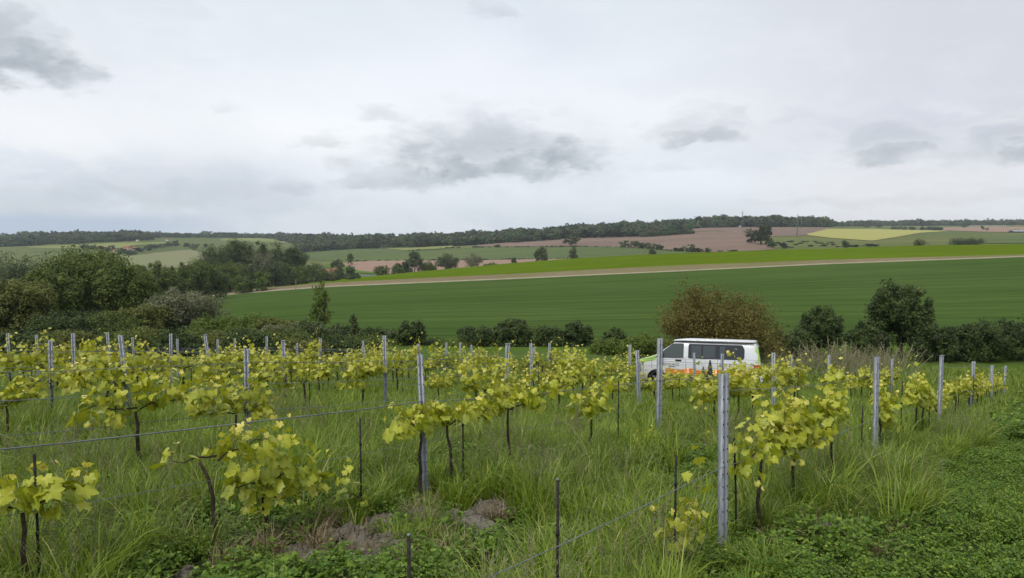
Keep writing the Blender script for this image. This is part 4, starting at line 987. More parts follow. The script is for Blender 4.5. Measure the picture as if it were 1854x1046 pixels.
# ------------------------------------------------------------------ grass and weeds
LM['grassA'] = leafmat('grass_blades', (0.100, 0.162, 0.020), (0.235, 0.316, 0.041), (0.488, 0.479, 0.165), .35, .45, .3)
LM['grassB'] = leafmat('fresh_grass_blades', (0.138, 0.221, 0.020), (0.276, 0.366, 0.041), (0.427, 0.469, 0.113), .38, .45, .3)
LM['seed'] = leafmat('pale_seed_stalks', (.20, .20, .10), (.33, .31, .18), (.42, .38, .26), .25, .6, .2)
LM['weed'] = leafmat('clover_leaves', (0.079, 0.160, 0.017), (0.194, 0.297, 0.032), (0.299, 0.382, 0.056), .32, .5, .3)
LM['dry'] = leafmat('dry_grass_blades', (.20, .16, .09), (.34, .27, .17), (.45, .38, .26), .2, .7, .1)
def tuft(seed, nb_, h, w, spread, bend, mat, seg=4, name='grass_tuft'):
    w *= 1.25; r = rs(seed); t = np.linspace(0, 1, seg+1); VV, QQ, AV = [], [], []; n0 = 0
    for i in range(nb_):
        a = r.rand()*6.28; rr = spread*r.rand()**.6; b0 = np.array([rr*math.cos(a), rr*math.sin(a), -.02])
        a2 = a+r.normal()*.9; L = h*(.45+.65*r.rand()); bd = bend*(.3+1.1*r.rand()); dir_ = np.array([math.cos(a2), math.sin(a2), 0])
        ang = (.12+.3*r.rand())+bd*t**1.3   # from vertical
        st = L/seg; P = [b0]
        for q in range(seg): P.append(P[-1]+st*(math.sin(ang[q])*dir_+math.cos(ang[q])*np.array([0, 0, 1])))
        P = np.array(P); sd = np.array([-dir_[1], dir_[0], 0])*math.cos(r.rand()*1.2)+np.array([0, 0, .25*r.normal()]); sd /= np.linalg.norm(sd)
        wd_ = w*(.6+.8*r.rand())*np.array([.8]+[1-.75*(q/seg)**2 for q in range(1, seg)]+[.08])
        Lf = P-sd*wd_[:, None]*.5; Rt = P+sd*wd_[:, None]*.5
        VV.append(np.stack([Lf, Rt], 1).reshape(-1, 3)); QQ += [(n0+2*q, n0+2*q+1, n0+2*q+3, n0+2*q+2) for q in range(seg)]; n0 += 2*(seg+1)
        AV.append(np.full(2*(seg+1), r.rand()))
    return mkmesh(name, np.concatenate(VV), [QQ], LM[mat], np.concatenate(AV))
def seedtuft(seed, ns, h, mat='seed'):
    r = rs(seed); mb = MB()
    for i in range(ns):
        a = r.rand()*6.28; d = np.array([math.cos(a), math.sin(a), 0]); L = h*(.7+.5*r.rand()); t = np.linspace(0, 1, 5)
        P = np.array([.05*r.normal(), .05*r.normal(), 0])+np.outer(t*L, [0, 0, 1])+np.outer((t**2)*L*(.1+.35*r.rand()), d)
        v = r.rand(); mb.tube(P, .0012, 3, 0, v, False)
        n = 14; tt = .72+.28*r.rand(n); C = np.stack([np.interp(tt, t, P[:, q]) for q in range(3)], 1)+r.normal(size=(n, 3))*.007
        V_, F_ = leafquads(C, nrm(r.normal(size=(n, 3))), .018, r, .35); mb.add(V_, [F_], v)
    return mb.mesh('seed_stalks', LM[mat])
def weed(seed, n, h, rad, ls, mat='weed'):
    r = rs(seed); mb = MB(); m = n//3; a = r.rand(m)*6.28; q = rad*r.rand(m)**.6; z_ = h*(.25+.75*r.rand(m))*(1-.4*(q/rad)**2)
    C = np.stack([q*np.cos(a), q*np.sin(a), z_], 1)
    for i in range(0, m, 3): mb.tube([(C[i][0]*.4, C[i][1]*.4, 0), C[i]], .0015, 3, 0, .3, False)
    for s in range(3):
        aa = r.rand(m)*6.28+s*2.1; off = np.stack([np.cos(aa), np.sin(aa), .1*r.normal(size=m)], 1)*ls*.5
        N = nrm(np.array([0, 0, 1.0])+r.normal(size=(m, 3))*.45); V_, F_ = leafquads(C+off, N, ls*(.7+.6*r.rand(m)), r, .75, .12); mb.add(V_, [F_], np.repeat(r.rand(m), 4))
    return mb.mesh('weed_clump', LM[mat])
GA = [tuft(s, 46, .40, .0065, .11, 1.5, 'grassA') for s in range(10, 16)]+[tuft(s, 40, .34, .0085, .12, 1.3, 'grassB') for s in range(16, 20)]
GAF = [tuft(s, 26, .38, .016, .16, 1.3, 'grassA', 3) for s in range(20, 24)]+[tuft(s, 24, .34, .016, .16, 1.2, 'grassB', 3) for s in range(24, 27)]
GT = [tuft(s, 60, .62, .0075, .12, 1.35, 'grassB') for s in range(30, 33)]+[tuft(s, 64, .60, .0055, .13, 1.6, 'grassA') for s in range(33, 36)]
SD = [seedtuft(s, 9, .62) for s in range(40, 44)]
WD = [weed(s, 190, .15, .15, .024) for s in range(50, 54)]+[weed(s, 90, .22, .15, .040) for s in range(54, 57)]
DR = [tuft(s, 46, .34, .006, .13, 1.9, 'dry') for s in range(60, 63)]
BARE = []; BARE2 = []
for (X, Y, w, h, _l) in MO:
    p = gp(X, Y); BARE.append((p[0], p[1], max(.26, px(w, p[1])*.64))); [BARE2.append((p[0]*q, p[1]*q, max(.3, px(w, p[1])*.58))) for q in (.95, .90, .85, .80, .75) if p[1] < 9.5]
for X, Yq, y_ in ((1316, 1030, 5.9), (771, 930, 7.6)):
    p = P3(X, Yq, y_)
    for q, rr_ in ((1.0, .22), (.95, .26), (.90, .30), (.84, .30), (.78, .3)): BARE2.append((p[0]*q, p[1]*q, rr_))
def noise2(x_, y_, s, ph):
    return (np.sin(x_*s+ph)+np.sin(y_*s*1.3+ph*2)+np.sin((x_+y_)*s*.7+ph*3)+np.sin((x_-y_*.6)*s*1.9+ph))/4
def bare_keep(x_, y_, pad=1.0, all_=True):
    k = np.ones(len(x_), bool)
    for bx, by, br in BARE+(BARE2 if all_ else []):
        k &= ((x_-bx)**2+((y_-by)*.9)**2 > (br*pad)**2)
    return k
def sample(n, D0, D1, r, pw=.5, marg=.28):
    """points in the visible wedge, uniform per area for pw=.5"""
    D = (D0**2+(D1**2-D0**2)*r.rand(n))**.5 if pw == .5 else D0+(D1-D0)*r.rand(n)**pw
    u = (-.675-marg)+(1.35+2*marg)*r.rand(n); return u*D, D
def grass_path(x_, y_):
    # worn clover strip right of the nearest row
    return x_-(.75*y_-2.78) > 1.15+.25*np.sin(y_*1.1)
def do_scatter(name, protos, x_, y_, r, s0, s1, lab, tiltv=.12, zoff=0.0, idx=None, sz=None):
    P = np.stack([x_, y_, G(x_, y_)+zoff], 1); n = len(P); s = s0+(s1-s0)*r.rand(n)
    if sz is not None: s = s*sz
    o = scatter(name, P, r.rand(n)*6.28, s, r.randint(0, len(protos), n) if idx is None else idx, protos, tilt=r.normal(size=(n, 2))*tiltv)
    return tag(o, lab)
r = rs(1)
x_, y_ = sample(10600, 3.2, 15, r); nn = noise2(x_, y_, 1.3, .7)+.5*noise2(x_, y_, 4.1, 2); ph = grass_path(x_, y_)
k = bare_keep(x_, y_)&(~ph | (r.rand(len(x_)) < .6)); wk = nn < -.18
kk = k&~wk; idx = np.where(nn[kk] > .25, r.randint(6, 10, kk.sum()), r.randint(0, 10, kk.sum()))
do_scatter('tall_grass', GA, x_[kk], y_[kk], r, .65, 1.15, 'uneven green grass between the vine rows', idx=idx, sz=np.clip(1+.55*nn[kk], .6, 1.4)*np.where(ph[kk], .42, 1))
x_, y_ = sample(1750, 3.6, 15, r); nn = noise2(x_, y_, 1.1, 4.0)+.6*noise2(x_, y_, 3.3, 1); rowd = np.abs(((x_-.75*y_+2.78)/3.75+.5) % 1-.5)
k = bare_keep(x_, y_, 1.1)&~grass_path(x_, y_)&((nn > .15) | ((rowd < .12)&(r.rand(len(x_)) < .45)))
do_scatter('tall_grass', GT, x_[k], y_[k], r, .7, 1.3, 'high arching grass clumps along the vine rows')
x_, y_ = sample(2000, 3.4, 13, r); k = (noise2(x_, y_, 1.7, 1.5) > .12)&bare_keep(x_, y_)&~grass_path(x_, y_)
do_scatter('seed_grass', SD, x_[k][:300], y_[k][:300], r, .7, 1.1, 'pale seed stalks among the grass')
x_, y_ = sample(10600, 3.2, 16, r); nn = noise2(x_, y_, 1.3, .7)+.5*noise2(x_, y_, 4.1, 2); ph = grass_path(x_, y_)
k = bare_keep(x_, y_, .8, False)&(ph | (nn < -.02) | (r.rand(len(x_)) < .12))
do_scatter('clover', WD, x_[k], y_[k], r, .7, 1.2, 'fresh green clover and weeds low between the rows and along the path', idx=np.where(ph[k], r.randint(0, 4, k.sum()), r.randint(0, 7, k.sum())))
x_, y_ = [], []
for bx, by, br in BARE:
    for i in range(int(2+4*br)): a = r.rand()*6.28; q = br*(.9+.5*r.rand()); x_.append(bx+q*math.cos(a)); y_.append(by+q*math.sin(a))
for X, Y in ((1090, 880), (940, 900), (1330, 880), (1010, 800), (540, 980), (520, 1030), (470, 1000), (1560, 930), (1470, 990), (350, 1000)):
    p = gp(X, Y); 
    for i in range(5): x_.append(p[0]+.2*r.normal()); y_.append(p[1]+.3*r.normal())
do_scatter('dry_grass', DR, np.array(x_), np.array(y_), r, .5, .95, 'brown dried grass around the soil heaps')
fx, fy = [], []
for bx, by, br in BARE2[-10:]:
    for i in range(26): a = r.rand()*6.28; q = br*1.15*r.rand()**.5; fx.append(bx+q*math.cos(a)); fy.append(by+q*math.sin(a))
do_scatter('low_weeds', WD+[GA[0], GA[6]], np.array(fx), np.array(fy), r, .45, .8, 'low weeds around the feet of the two nearest steel posts')
# farther grass
x_, y_ = sample(17500, 14, 34, r); nn = noise2(x_, y_, .9, .7); ph = grass_path(x_, y_); k = ~ph | (r.rand(len(x_)) < .35)
do_scatter('far_grass', GAF, x_[k], y_[k], r, .7, 1.25, 'rough grass around the farther vine rows', sz=np.where(ph[k], .5, 1.0)*np.clip(1+.3*nn[k], .7, 1.3))
x_, y_ = sample(10600, 13, 34, r); ph = grass_path(x_, y_); k = ph&(x_ < 26)
do_scatter('path_clover', WD, x_[k], y_[k], r, 1.3, 2.1, 'green clover strip beside the last vines on the right')
x_, y_ = sample(15000, 33, 60, r, marg=.05); k = (y_ < 45)
do_scatter('meadow_grass', GAF, x_[k], y_[k], r, .35, .6, 'short meadow grass below the vineyard', tiltv=.2)
# rough bank of tall weeds before the right-hand hedge, around the van
x_, y_ = sample(6000, 31, 44, r, marg=.1); X = CX+F*x_/y_; k = (X > 1060)&(y_ > 33.0)
do_scatter('rough_grass', GAF, x_[k], y_[k], r, 1.2, 2.2, 'tall rough grass and weeds in front of the dark hedge')
x_, y_ = sample(2600, 34, 44, r); X = CX+F*x_/y_; k = (X > 1385)&(X < 1640)
SDF = []
for s in range(3):
    rr_ = rs(70+s); mb = MB()
    for i in range(5):
        t = np.linspace(0, 1, 5); L = 1.1*(.7+.5*rr_.rand()); d = -.25-.5*rr_.rand(); P = np.stack([.25*rr_.normal()+d*L*t**1.3, .2*rr_.normal()+0*t, L*t], 1); mb.tube(P, .012*(1-.4*t), 4, 0, rr_.rand(), False)
        n = 22; tt = .45+.55*rr_.rand(n); C = np.stack([np.interp(tt, t, P[:, q]) for q in range(3)], 1)+rr_.normal(size=(n, 3))*.035; V_, F_ = leafquads(C, nrm(rr_.normal(size=(n, 3))), .06, rr_, .35); mb.add(V_, [F_], rr_.rand())
    SDF.append(mb.mesh('dead_stalks', LM['seed']))
do_scatter('dead_stalks', SDF, x_[k][:90], y_[k][:90], r, .9, 1.5, 'pale dead weed stalks leaning in front of the dark hedge', .1)
# ------------------------------------------------------------------ camper van
def paint(name, c, coat=.6):
    m_, b, p = bsdf(name, c, .35, .5); p.inputs['Coat Weight'].default_value = coat; p.inputs['Coat Roughness'].default_value = .08
    t = b.new('ShaderNodeTexCoord').outputs['Object']; n = b.noise(t, 3, 4, .6); n2 = b.noise(t, 40, 3, .6)
    d = tuple(v*.80 for v in c)
    zz = b.sep(t)[2]
    dirt = b.m('MULTIPLY', b.ss(b.m('ADD', zz, b.m('MULTIPLY', n, .3)), .85, .35), .5)
    cc = b.mix(b.ss(n, .4, .7, 0, .35), c, d); cc = b.mix(dirt, cc, (.30, .27, .21))
    b.put(p.inputs['Base Color'], cc); return m_
M['white'] = paint('white_paint', (.70, .71, .73)); M['vgreen'] = paint('light_green_paint', (.36, .55, .12)); M['vorange'] = paint('orange_stripe', (.75, .24, .035), .2)
M['vdgreen'] = paint('green_stripe', (.10, .28, .05), .2); M['navy'] = paint('navy_stripe', (.022, .035, .075), .2); M['ink'] = plain('dark_lettering', (.035, .04, .055), .5, .3, 0, 0)
def glassm(name, c, rough=.04):
    m_, b, p = bsdf(name, c, rough, .6); return m_
M['tint'] = glassm('tinted_glass', (.016, .020, .025)); M['tint2'] = glassm('tinted_glass_panel', (.045, .058, .066), .10); M['cabglass'] = glassm('cab_glass', (.055, .070, .068)); M['blk'] = plain('black_plastic', (.018, .018, .020), .6, .3, 0, 0)
M['tyre'] = plain('tyre_rubber', (.02, .02, .02), .85, .2, 0, 0); M['rim'] = plain('alloy_rim', (.30, .31, .33), .35, .5, .7, .1); M['red'] = glassm('red_lamp_lens', (.50, .010, .012), .15)
M['lens'] = glassm('clear_lamp_lens', (.45, .48, .52), .1); M['line'] = plain('panel_gap', (.12, .12, .13), .8, .1, 0, 0)  # the panel gap colour also paints the shade line of the belt crease
def ys(z_): return np.interp(z_, [.25, .45, .9, 1.2, 1.5, 1.78, 1.86, 1.95], [.895, .94, .955, .935, .875, .80, .755, .70])
def wf(x_): return np.interp(x_, [0, .04, .12, .3, .6, .95, 4.6, 4.78, 4.88, 4.93], [.66, .76, .86, .935, .975, 1, 1, .985, .95, .90])
def zt(x_): return np.interp(x_, [0, .02, .08, .2, .5, .82, .95, 1.3, 1.6, 1.8, 2.2, 4.55, 4.7, 4.8, 4.88, 4.92, 4.93], [.80, .93, 1.03, 1.10, 1.20, 1.30, 1.37, 1.64, 1.84, 1.885, 1.90, 1.90, 1.875, 1.72, 1.35, 1.05, .80])
def build_van():
    root = empty('camper_van', (0, 0, 0)); tag(root, 'white camper van with green bonnet, orange stripe and dark windows parked beyond the vines', 'van')
    X_ = np.concatenate([[0, .02, .05, .08, .13], np.arange(.2, 4.6, .1), [4.6, 4.65, 4.7, 4.75, 4.8, 4.84, 4.88, 4.91, 4.93]])
    nl = 13; tops = [(.97, .35), (.90, .68), (.75, .88), (.5, .97), (.25, 1.0), (0, 1.0)]
    S = []
    for x_ in X_:
        zb = .27 if .3 < x_ < 4.8 else .34; ztp = zt(x_); hh = [zb+(ztp-.06-zb)*i/(nl-1) for i in range(nl)]
        sec = [(-ys(z_)*wf(x_), z_) for z_ in hh]; yt = sec[-1][0]
        sec += [(yt*f, ztp-.06+.06*g) for f, g in tops]; full = sec+[(-a, b) for a, b in sec[:-1][::-1]]; S.append([(x_, a, b) for a, b in full])
    S = np.array(S); nx, ns, _ = S.shape; mb = MB(); V_ = S.reshape(-1, 3)
    g1, g0 = [], []
    for i in range(nx-1):
        for j in range(ns-1):
            q = (i*ns+j, (i+1)*ns+j, (i+1)*ns+j+1, i*ns+j+1); xm = (X_[i]+X_[i+1])/2; zm = S[i, j, 2]; top = nl-1 <= j <= ns-nl-1
            if (nl-3 <= j <= ns-nl+1 and .10 < xm < .90) or (xm > 4.78 and S[i+1, j, 2] > .98) or (xm > 4.7 and zm > 1.45 and zm > .98 and not top): g1.append(q)
            else: g0.append(q)
    bot = [(i*ns, i*ns+ns-1, (i+1)*ns+ns-1, (i+1)*ns) for i in range(nx-1)]
    mb.add(V_, [g0+bot, [tuple(range(ns))], [tuple((nx-1)*ns+j for j in range(ns))[::-1]]], None, 0)
    mb2 = mb; mb2.F.setdefault((4, 1), []).append(np.array(g1))
    me = mb2.mesh('van_body', [M['white'], M['vgreen']], True)
    body = ob('body', me, root)
    # wheel arches cut out of the body
    for cx_ in (.93, 3.93):
        bm = bmesh.new(); bmesh.ops.create_cone(bm, cap_ends=True, segments=40, radius1=.39, radius2=.39, depth=2.4, matrix=Matrix.Translation((cx_, 0, .34)) @ Matrix.Rotation(R(90), 4, 'X'))
        cme = bpy.data.meshes.new('arch'); bm.to_mesh(cme); bm.free(); co = bpy.data.objects.new('arch', cme); sc.collection.objects.link(co)
        bpy.context.view_layer.update()
        md = body.modifiers.new('cut', 'BOOLEAN'); md.object = co; md.operation = 'DIFFERENCE'; md.solver = 'EXACT'
        dg = bpy.context.evaluated_depsgraph_get(); nm = bpy.data.meshes.new_from_object(body.evaluated_get(dg))
        body.modifiers.clear(); body.data = nm; bpy.data.objects.remove(co)
    try: body.data.set_sharp_from_angle(angle=R(40))
    except Exception: pass
    mb = MB(); mb.box((2.45, 0, .42), (4.2, 1.35, .26)); mb.build('underbody', M['blk'], root)
    def sp(x_, z_, off, side=-1): return (x_, side*(ys(z_)*wf(x_)+off), z_)
    def sidepatch(name, pts, off, mat, side=-1, par=root, nz=5):
        xs_, lo, hi = zip(*pts); xx = np.unique(np.concatenate([xs_, np.arange(xs_[0], xs_[-1], .12)])); V_ = []
        for x_ in xx:
            a, b = np.interp(x_, xs_, lo), np.interp(x_, xs_, hi)
            for t in np.linspace(0, 1, nz+1): V_.append(sp(x_, a+(b-a)*t, off, side))
        n = len(xx); r_ = nz+1; Q = [(i*r_+j, (i+1)*r_+j, (i+1)*r_+j+1, i*r_+j+1) for i in range(n-1) for j in range(nz)]
        return ob(name, mkmesh(name, V_, [Q], mat, None, True), par)
    for sd_ in (-1, 1):
        w1 = sidepatch('cab_window', [(.86, 1.21, 1.225), (1.0, 1.21, 1.34), (1.3, 1.21, 1.585), (1.52, 1.215, 1.755), (1.60, 1.215, 1.785), (1.93, 1.22, 1.785), (1.98, 1.22, 1.76)], .004, M['cabglass'], sd_)
        sidepatch('window_divider', [(1.12, 1.215, 1.42), (1.15, 1.215, 1.45)], .007, M['blk'], sd_, w1)
        sidepatch('window_frame', [(.80, 1.195, 1.21), (2.0, 1.195, 1.21)], .003, M['blk'], sd_, w1)
        w2 = sidepatch('side_window', [(2.16, 1.25, 1.73), (2.19, 1.205, 1.785), (4.18, 1.205, 1.785), (4.25, 1.22, 1.75), (4.31, 1.30, 1.60)], .004, M['tint'], sd_)
        for a, b in ((2.28, 2.66), (2.74, 3.20), (3.38, 3.58)): sidepatch('window_pane', [(a, 1.26, 1.72), (b, 1.26, 1.72)], .007, M['tint2'], sd_, w2)
        # stripes
        zig = [(1.28, .80), (1.45, .74), (1.6, .78), (1.8, .75), (2.02, .76), (2.12, .82), (2.3, .81), (2.5, .76), (2.7, .74), (3.0, .73), (3.2, .80), (3.45, .82), (3.5, .79), (4.3, .80), (4.5, .79), (4.60, .79)]
        sidepatch('orange_stripe', [(a, .57, b) for a, b in zig if not 3.6 < a < 4.28]+[], .003, M['vorange'], sd_)
        sidepatch('green_stripe', [(1.40, .525, .57), (3.52, .525, .57)], .003, M['vdgreen'], sd_)
        sidepatch('navy_stripe', [(1.36, .30, .525), (3.50, .30, .525)], .003, M['navy'], sd_)
        for a in (.72, 2.07, 3.30): sidepatch('panel_gap', [(a, .45 if a > 1 else .75, 1.20 if a != .72 else 1.18), (a+.012, .45 if a > 1 else .75, 1.20 if a != .72 else 1.18)], .0045, M['line'], sd_)
        sidepatch('belt_crease_shade', [(.55, 1.045, 1.055), (4.62, 1.045, 1.055)], .0045, M['line'], sd_)  # shade of the pressed crease, painted as a thin dark line
        mb = MB(); mb.box((1.78, sd_*(ys(1.12)+.03), 1.125), (.20, .035, .035)); mb.box((1.78, sd_*(ys(1.12)+.008), 1.115), (.24, .012, .06)); mb.build('door_handle', M['blk'], root)
        # tree silhouettes
        for cx_, zt_, zb_, hw in ((3.02, 1.20, .40, .20), (2.76, .93, .40, .13)):
            pts = []; n = 9
            L = []
            for i in range(n):
                z1 = zt_-(zt_-zb_)*(i+1)/n; w1_ = hw*(.10+.95*(i+1)/n); L += [(w1_, z1), (w1_*.48, z1+.015)]
            V_ = [sp(cx_, zt_, .009, sd_)]; out = [(0, zt_)]+L
            Vv, Ff = [], []
            for (a, b) in zip(out[:-1], out[1:]):
                k = len(Vv); Vv += [sp(cx_-a[0], a[1], .009, sd_), sp(cx_+a[0], a[1], .009, sd_), sp(cx_+b[0], b[1], .009, sd_), sp(cx_-b[0], b[1], .009, sd_)]; Ff.append((k, k+1, k+2, k+3))
            ob('fir_emblem', mkmesh('fir_emblem', Vv, [Ff], M['ink']), root)
        # writing
        def text(s_, x0, x1, z0, hgt, nm='lettering'):
            cu = bpy.data.curves.new('t', 'FONT'); cu.body = s_; cu.size = 1; to = bpy.data.objects.new('t', cu); sc.collection.objects.link(to)
            bpy.context.view_layer.update(); m_ = bpy.data.meshes.new_from_object(to.evaluated_get(bpy.context.evaluated_depsgraph_get())); bpy.data.objects.remove(to)
            n = len(m_.vertices); c_ = np.empty(n*3); m_.vertices.foreach_get('co', c_); c_ = c_.reshape(-1, 3); mn, mx_ = c_.min(0), c_.max(0)
            for v in m_.vertices:
                tx = (v.co.x-mn[0])/(mx_[0]-mn[0]); tx = tx if sd_ < 0 else 1-tx; tz = (v.co.y-mn[1])/(mx_[1]-mn[1]); v.co = sp(x0+(x1-x0)*tx, z0+hgt*tz, .008, sd_)
            m_.materials.clear(); m_.materials.append(M['ink']); return ob(nm, m_, root)
        text('BIVOUACS', 1.17, 1.80, .90, .10); text('BACK', 3.36, 3.66, .93, .10); text('BIVOUAC', 3.90, 4.38, .93, .10)
        mb = MB(); q = np.linspace(0, 2*math.pi, 17)[:-1]
        Vv = [sp(3.78+.052*math.cos(a), .975+.07*math.sin(a), .008, sd_) for a in q]+[sp(3.78+.040*math.cos(a), .975+.055*math.sin(a), .008, sd_) for a in q]
        mb.add(Vv, [[(i, (i+1) % 16, 16+(i+1) % 16, 16+i) for i in range(16)]])
        mb.add([sp(3.755, .945, .008, sd_), sp(3.805, .945, .008, sd_), sp(3.805, .965, .008, sd_), sp(3.78, 1.01, .008, sd_), sp(3.755, .965, .008, sd_)], [[(0, 1, 2, 3, 4)]]); mb.build('round_emblem', M['ink'], root)
        sidepatch('dark_bar', [(1.42, .845, .868), (1.66, .845, .868)], .008, M['ink'], sd_); sidepatch('dark_panel', [(4.13, .80, .885), (4.36, .80, .885)], .008, M['ink'], sd_)
        Vv = [sp(a, b, .008, sd_) for a, b in ((4.52, .91), (4.60, .91), (4.60, 1.0), (4.52, 1.0), (4.53, .92), (4.59, .92), (4.59, .99), (4.53, .99))]
        ob('square_emblem', mkmesh('square_emblem', Vv, [[(0, 1, 5, 4), (1, 2, 6, 5), (2, 3, 7, 6), (3, 0, 4, 7)]], M['ink']), root)
        t_ = sidepatch('tail_light', [(4.66, .74, 1.02), (4.76, .70, 1.05), (4.86, .70, 1.05), (4.915, .72, 1.03)], .012, M['red'], sd_)
        h_ = sidepatch('headlight', [(.03, .80, .90), (.10, .78, .96), (.22, .80, 1.02), (.36, .88, 1.06)], .010, M['lens'], sd_)
        mb = MB(); mb.box((1.10, sd_*1.06, 1.33), (.13, .22, .20)); mb.box((1.13, sd_*.95, 1.25), (.06, .12, .05)); mir = mb.build('side_mirror', M['blk'], root)
        for nm_, x_ in (('wheel', .93), ('wheel', 3.93)):
            w = empty('wheel', (0, 0, 0)); w.parent = root; w.location = (x_, sd_*.84, .335)
            mb = MB(); n = 36; an = np.arange(n)*2*math.pi/n; prof = [(.21, -.09), (.30, -.105), (.328, -.08), (.335, 0), (.328, .08), (.30, .105), (.21, .09)]
            V_ = np.concatenate([[(p*math.cos(a), o_, p*math.sin(a)) for a in an] for p, o_ in prof]); Q = [(i*n+j, i*n+(j+1) % n, ((i+1) % 7)*n+(j+1) % n, ((i+1) % 7)*n+j) for i in range(7) for j in range(n)]
            mb.add(V_, [Q]); mb.build('tyre', M['tyre'], w, True)
            mb = MB(); V_ = [(0, sd_*.05, 0)]+[(.21*math.cos(a), sd_*.055, .21*math.sin(a)) for a in an]+[(.215*math.cos(a), sd_*.085, .215*math.sin(a)) for a in an]
            mb.add(V_, [[(1+j, 1+(j+1) % n, 1+n+(j+1) % n, 1+n+j) for j in range(n)]])
            for s_ in range(5):
                a = s_*2*math.pi/5; d = np.array([math.cos(a), 0, math.sin(a)]); e = np.array([-math.sin(a), 0, math.cos(a)]); c0_ = np.array([0, sd_*.075, 0])
                mb.add([c0_+d*.03-e*.03, c0_+d*.03+e*.03, c0_+d*.21+e*.045, c0_+d*.21-e*.045], [[(0, 1, 2, 3)]])
            mb.tube([(0, sd_*.05, 0), (0, sd_*.085, 0)], .05, 12); mb.build('rim', M['rim'], w)
    # windscreen and rear window
    def toppatch(name, xa, xb, yw, mat, n=8):
        V_ = []
        for x_ in np.linspace(xa, xb, n+1):
            ztp = zt(x_); yt = ys(ztp-.06)*wf(x_)
            for f in np.linspace(-yw, yw, 9): g = np.interp(abs(f), [0, .25, .5, .75, .90, .97, 1], [1, 1, .97, .88, .68, .35, 0]); V_.append((x_-.006, yt*f, ztp-.06+.06*g+.008))
        Q = [(i*9+j, (i+1)*9+j, (i+1)*9+j+1, i*9+j+1) for i in range(n) for j in range(8)]
        return ob(name, mkmesh(name, V_, [Q], mat, None, True), root)
    toppatch('windscreen', .98, 1.62, .90, M['cabglass'])
    mb = MB(); mb.add([(4.925, -.62, 1.12), (4.925, .62, 1.12), (4.80, .55, 1.74), (4.80, -.55, 1.74)], [[(0, 1, 2, 3)]]); o = mb.build('rear_window', M['tint'], root); o.location = (.02, 0, 0)
    mb = MB(); mb.box((-.03, 0, .50), (.16, 1.35, .30)); mb.box((-.10, 0, .44), (.05, 1.1, .10)); o = mb.build('front_bumper', M['white'], root); bv = o.modifiers.new('b', 'BEVEL'); bv.width = .04; bv.segments = 3
    mb = MB(); mb.box((-.03, 0, .80), (.07, 1.05, .10)); mb.build('grille', M['blk'], root)
    mb = MB(); mb.box((4.93, 0, .50), (.14, 1.72, .26)); o = mb.build('rear_bumper', M['white'], root); bv = o.modifiers.new('b', 'BEVEL'); bv.width = .04; bv.segments = 3
    mb = MB(); mb.box((4.96, 0, .85), (.03, .52, .12)); mb.build('number_plate', M['lens'], root)
    # pop-top roof: black gasket band below a white cap
    def roofcap(name, z0, z1, x0, x1, hw0, mat, rnd=.06):
        mb = MB(); V_ = []; n = 10
        prof = [(0, z0, 0), (0, z0+(z1-z0)*.55, 0), (rnd*.4, z1-.01, .03), (rnd*1.6, z1, .10)]
        rows = []
        for ins, z_, yi in prof:
            pl = []
            for k in range(40):
                a = k/40*2*math.pi; ca, sa = math.cos(a), math.sin(a); ee = .18
                xx = (x0+x1)/2+((x1-x0)/2-ins*(2.4 if ca < 0 else 1))*math.copysign(abs(ca)**ee, ca); yy = (hw0-yi)*math.copysign(abs(sa)**ee, sa); pl.append((xx, yy, z_-(.05*max(0, (x0+.5-xx)/.5) if name == 'pop_top_roof' and z_ > z0 else 0)))
            rows.append(pl)
        V_ = np.concatenate(rows); Q = [(i*40+j, i*40+(j+1) % 40, (i+1)*40+(j+1) % 40, (i+1)*40+j) for i in range(len(prof)-1) for j in range(40)]
        mb.add(V_, [Q, [tuple((len(prof)-1)*40+j for j in range(40))], [tuple(range(40))[::-1]]]); return mb.build(name, mat, root)
    roofcap('roof_gasket', 1.85, 1.885, 1.62, 4.70, .775, M['blk'], .02)
    roofcap('pop_top_roof', 1.882, 1.985, 1.52, 4.72, .80, M['white'])
    mb = MB(); mb.tube([(1.65, -.82, 1.875), (4.66, -.82, 1.86)], .020, 8); mb.build('awning_rail', M['blk'], root)
    return root
van = build_van()
VD = 30.2; vc = P3(1262, 613, VD); rz = R(-21.0)
gx = (float(G(vc[0]+2.5, VD))-float(G(vc[0]-2.5, VD)))/5; gy = (float(G(vc[0], VD+2.5))-float(G(vc[0], VD-2.5)))/5
up_ = Vector((-gx*.8, -gy*.8, 1)).normalized(); ax = Vector((math.cos(rz), math.sin(rz), 0)); ax = (ax-up_*ax.dot(up_)).normalized(); ay = up_.cross(ax)
Mv = Matrix((ax, ay, up_)).transposed()
ctr = Mv @ Vector((2.46, -.6, 1.99)); van.rotation_euler = Mv.to_euler(); van.location = (vc[0]-ctr.x, VD-ctr.y, vc[2]-ctr.z)

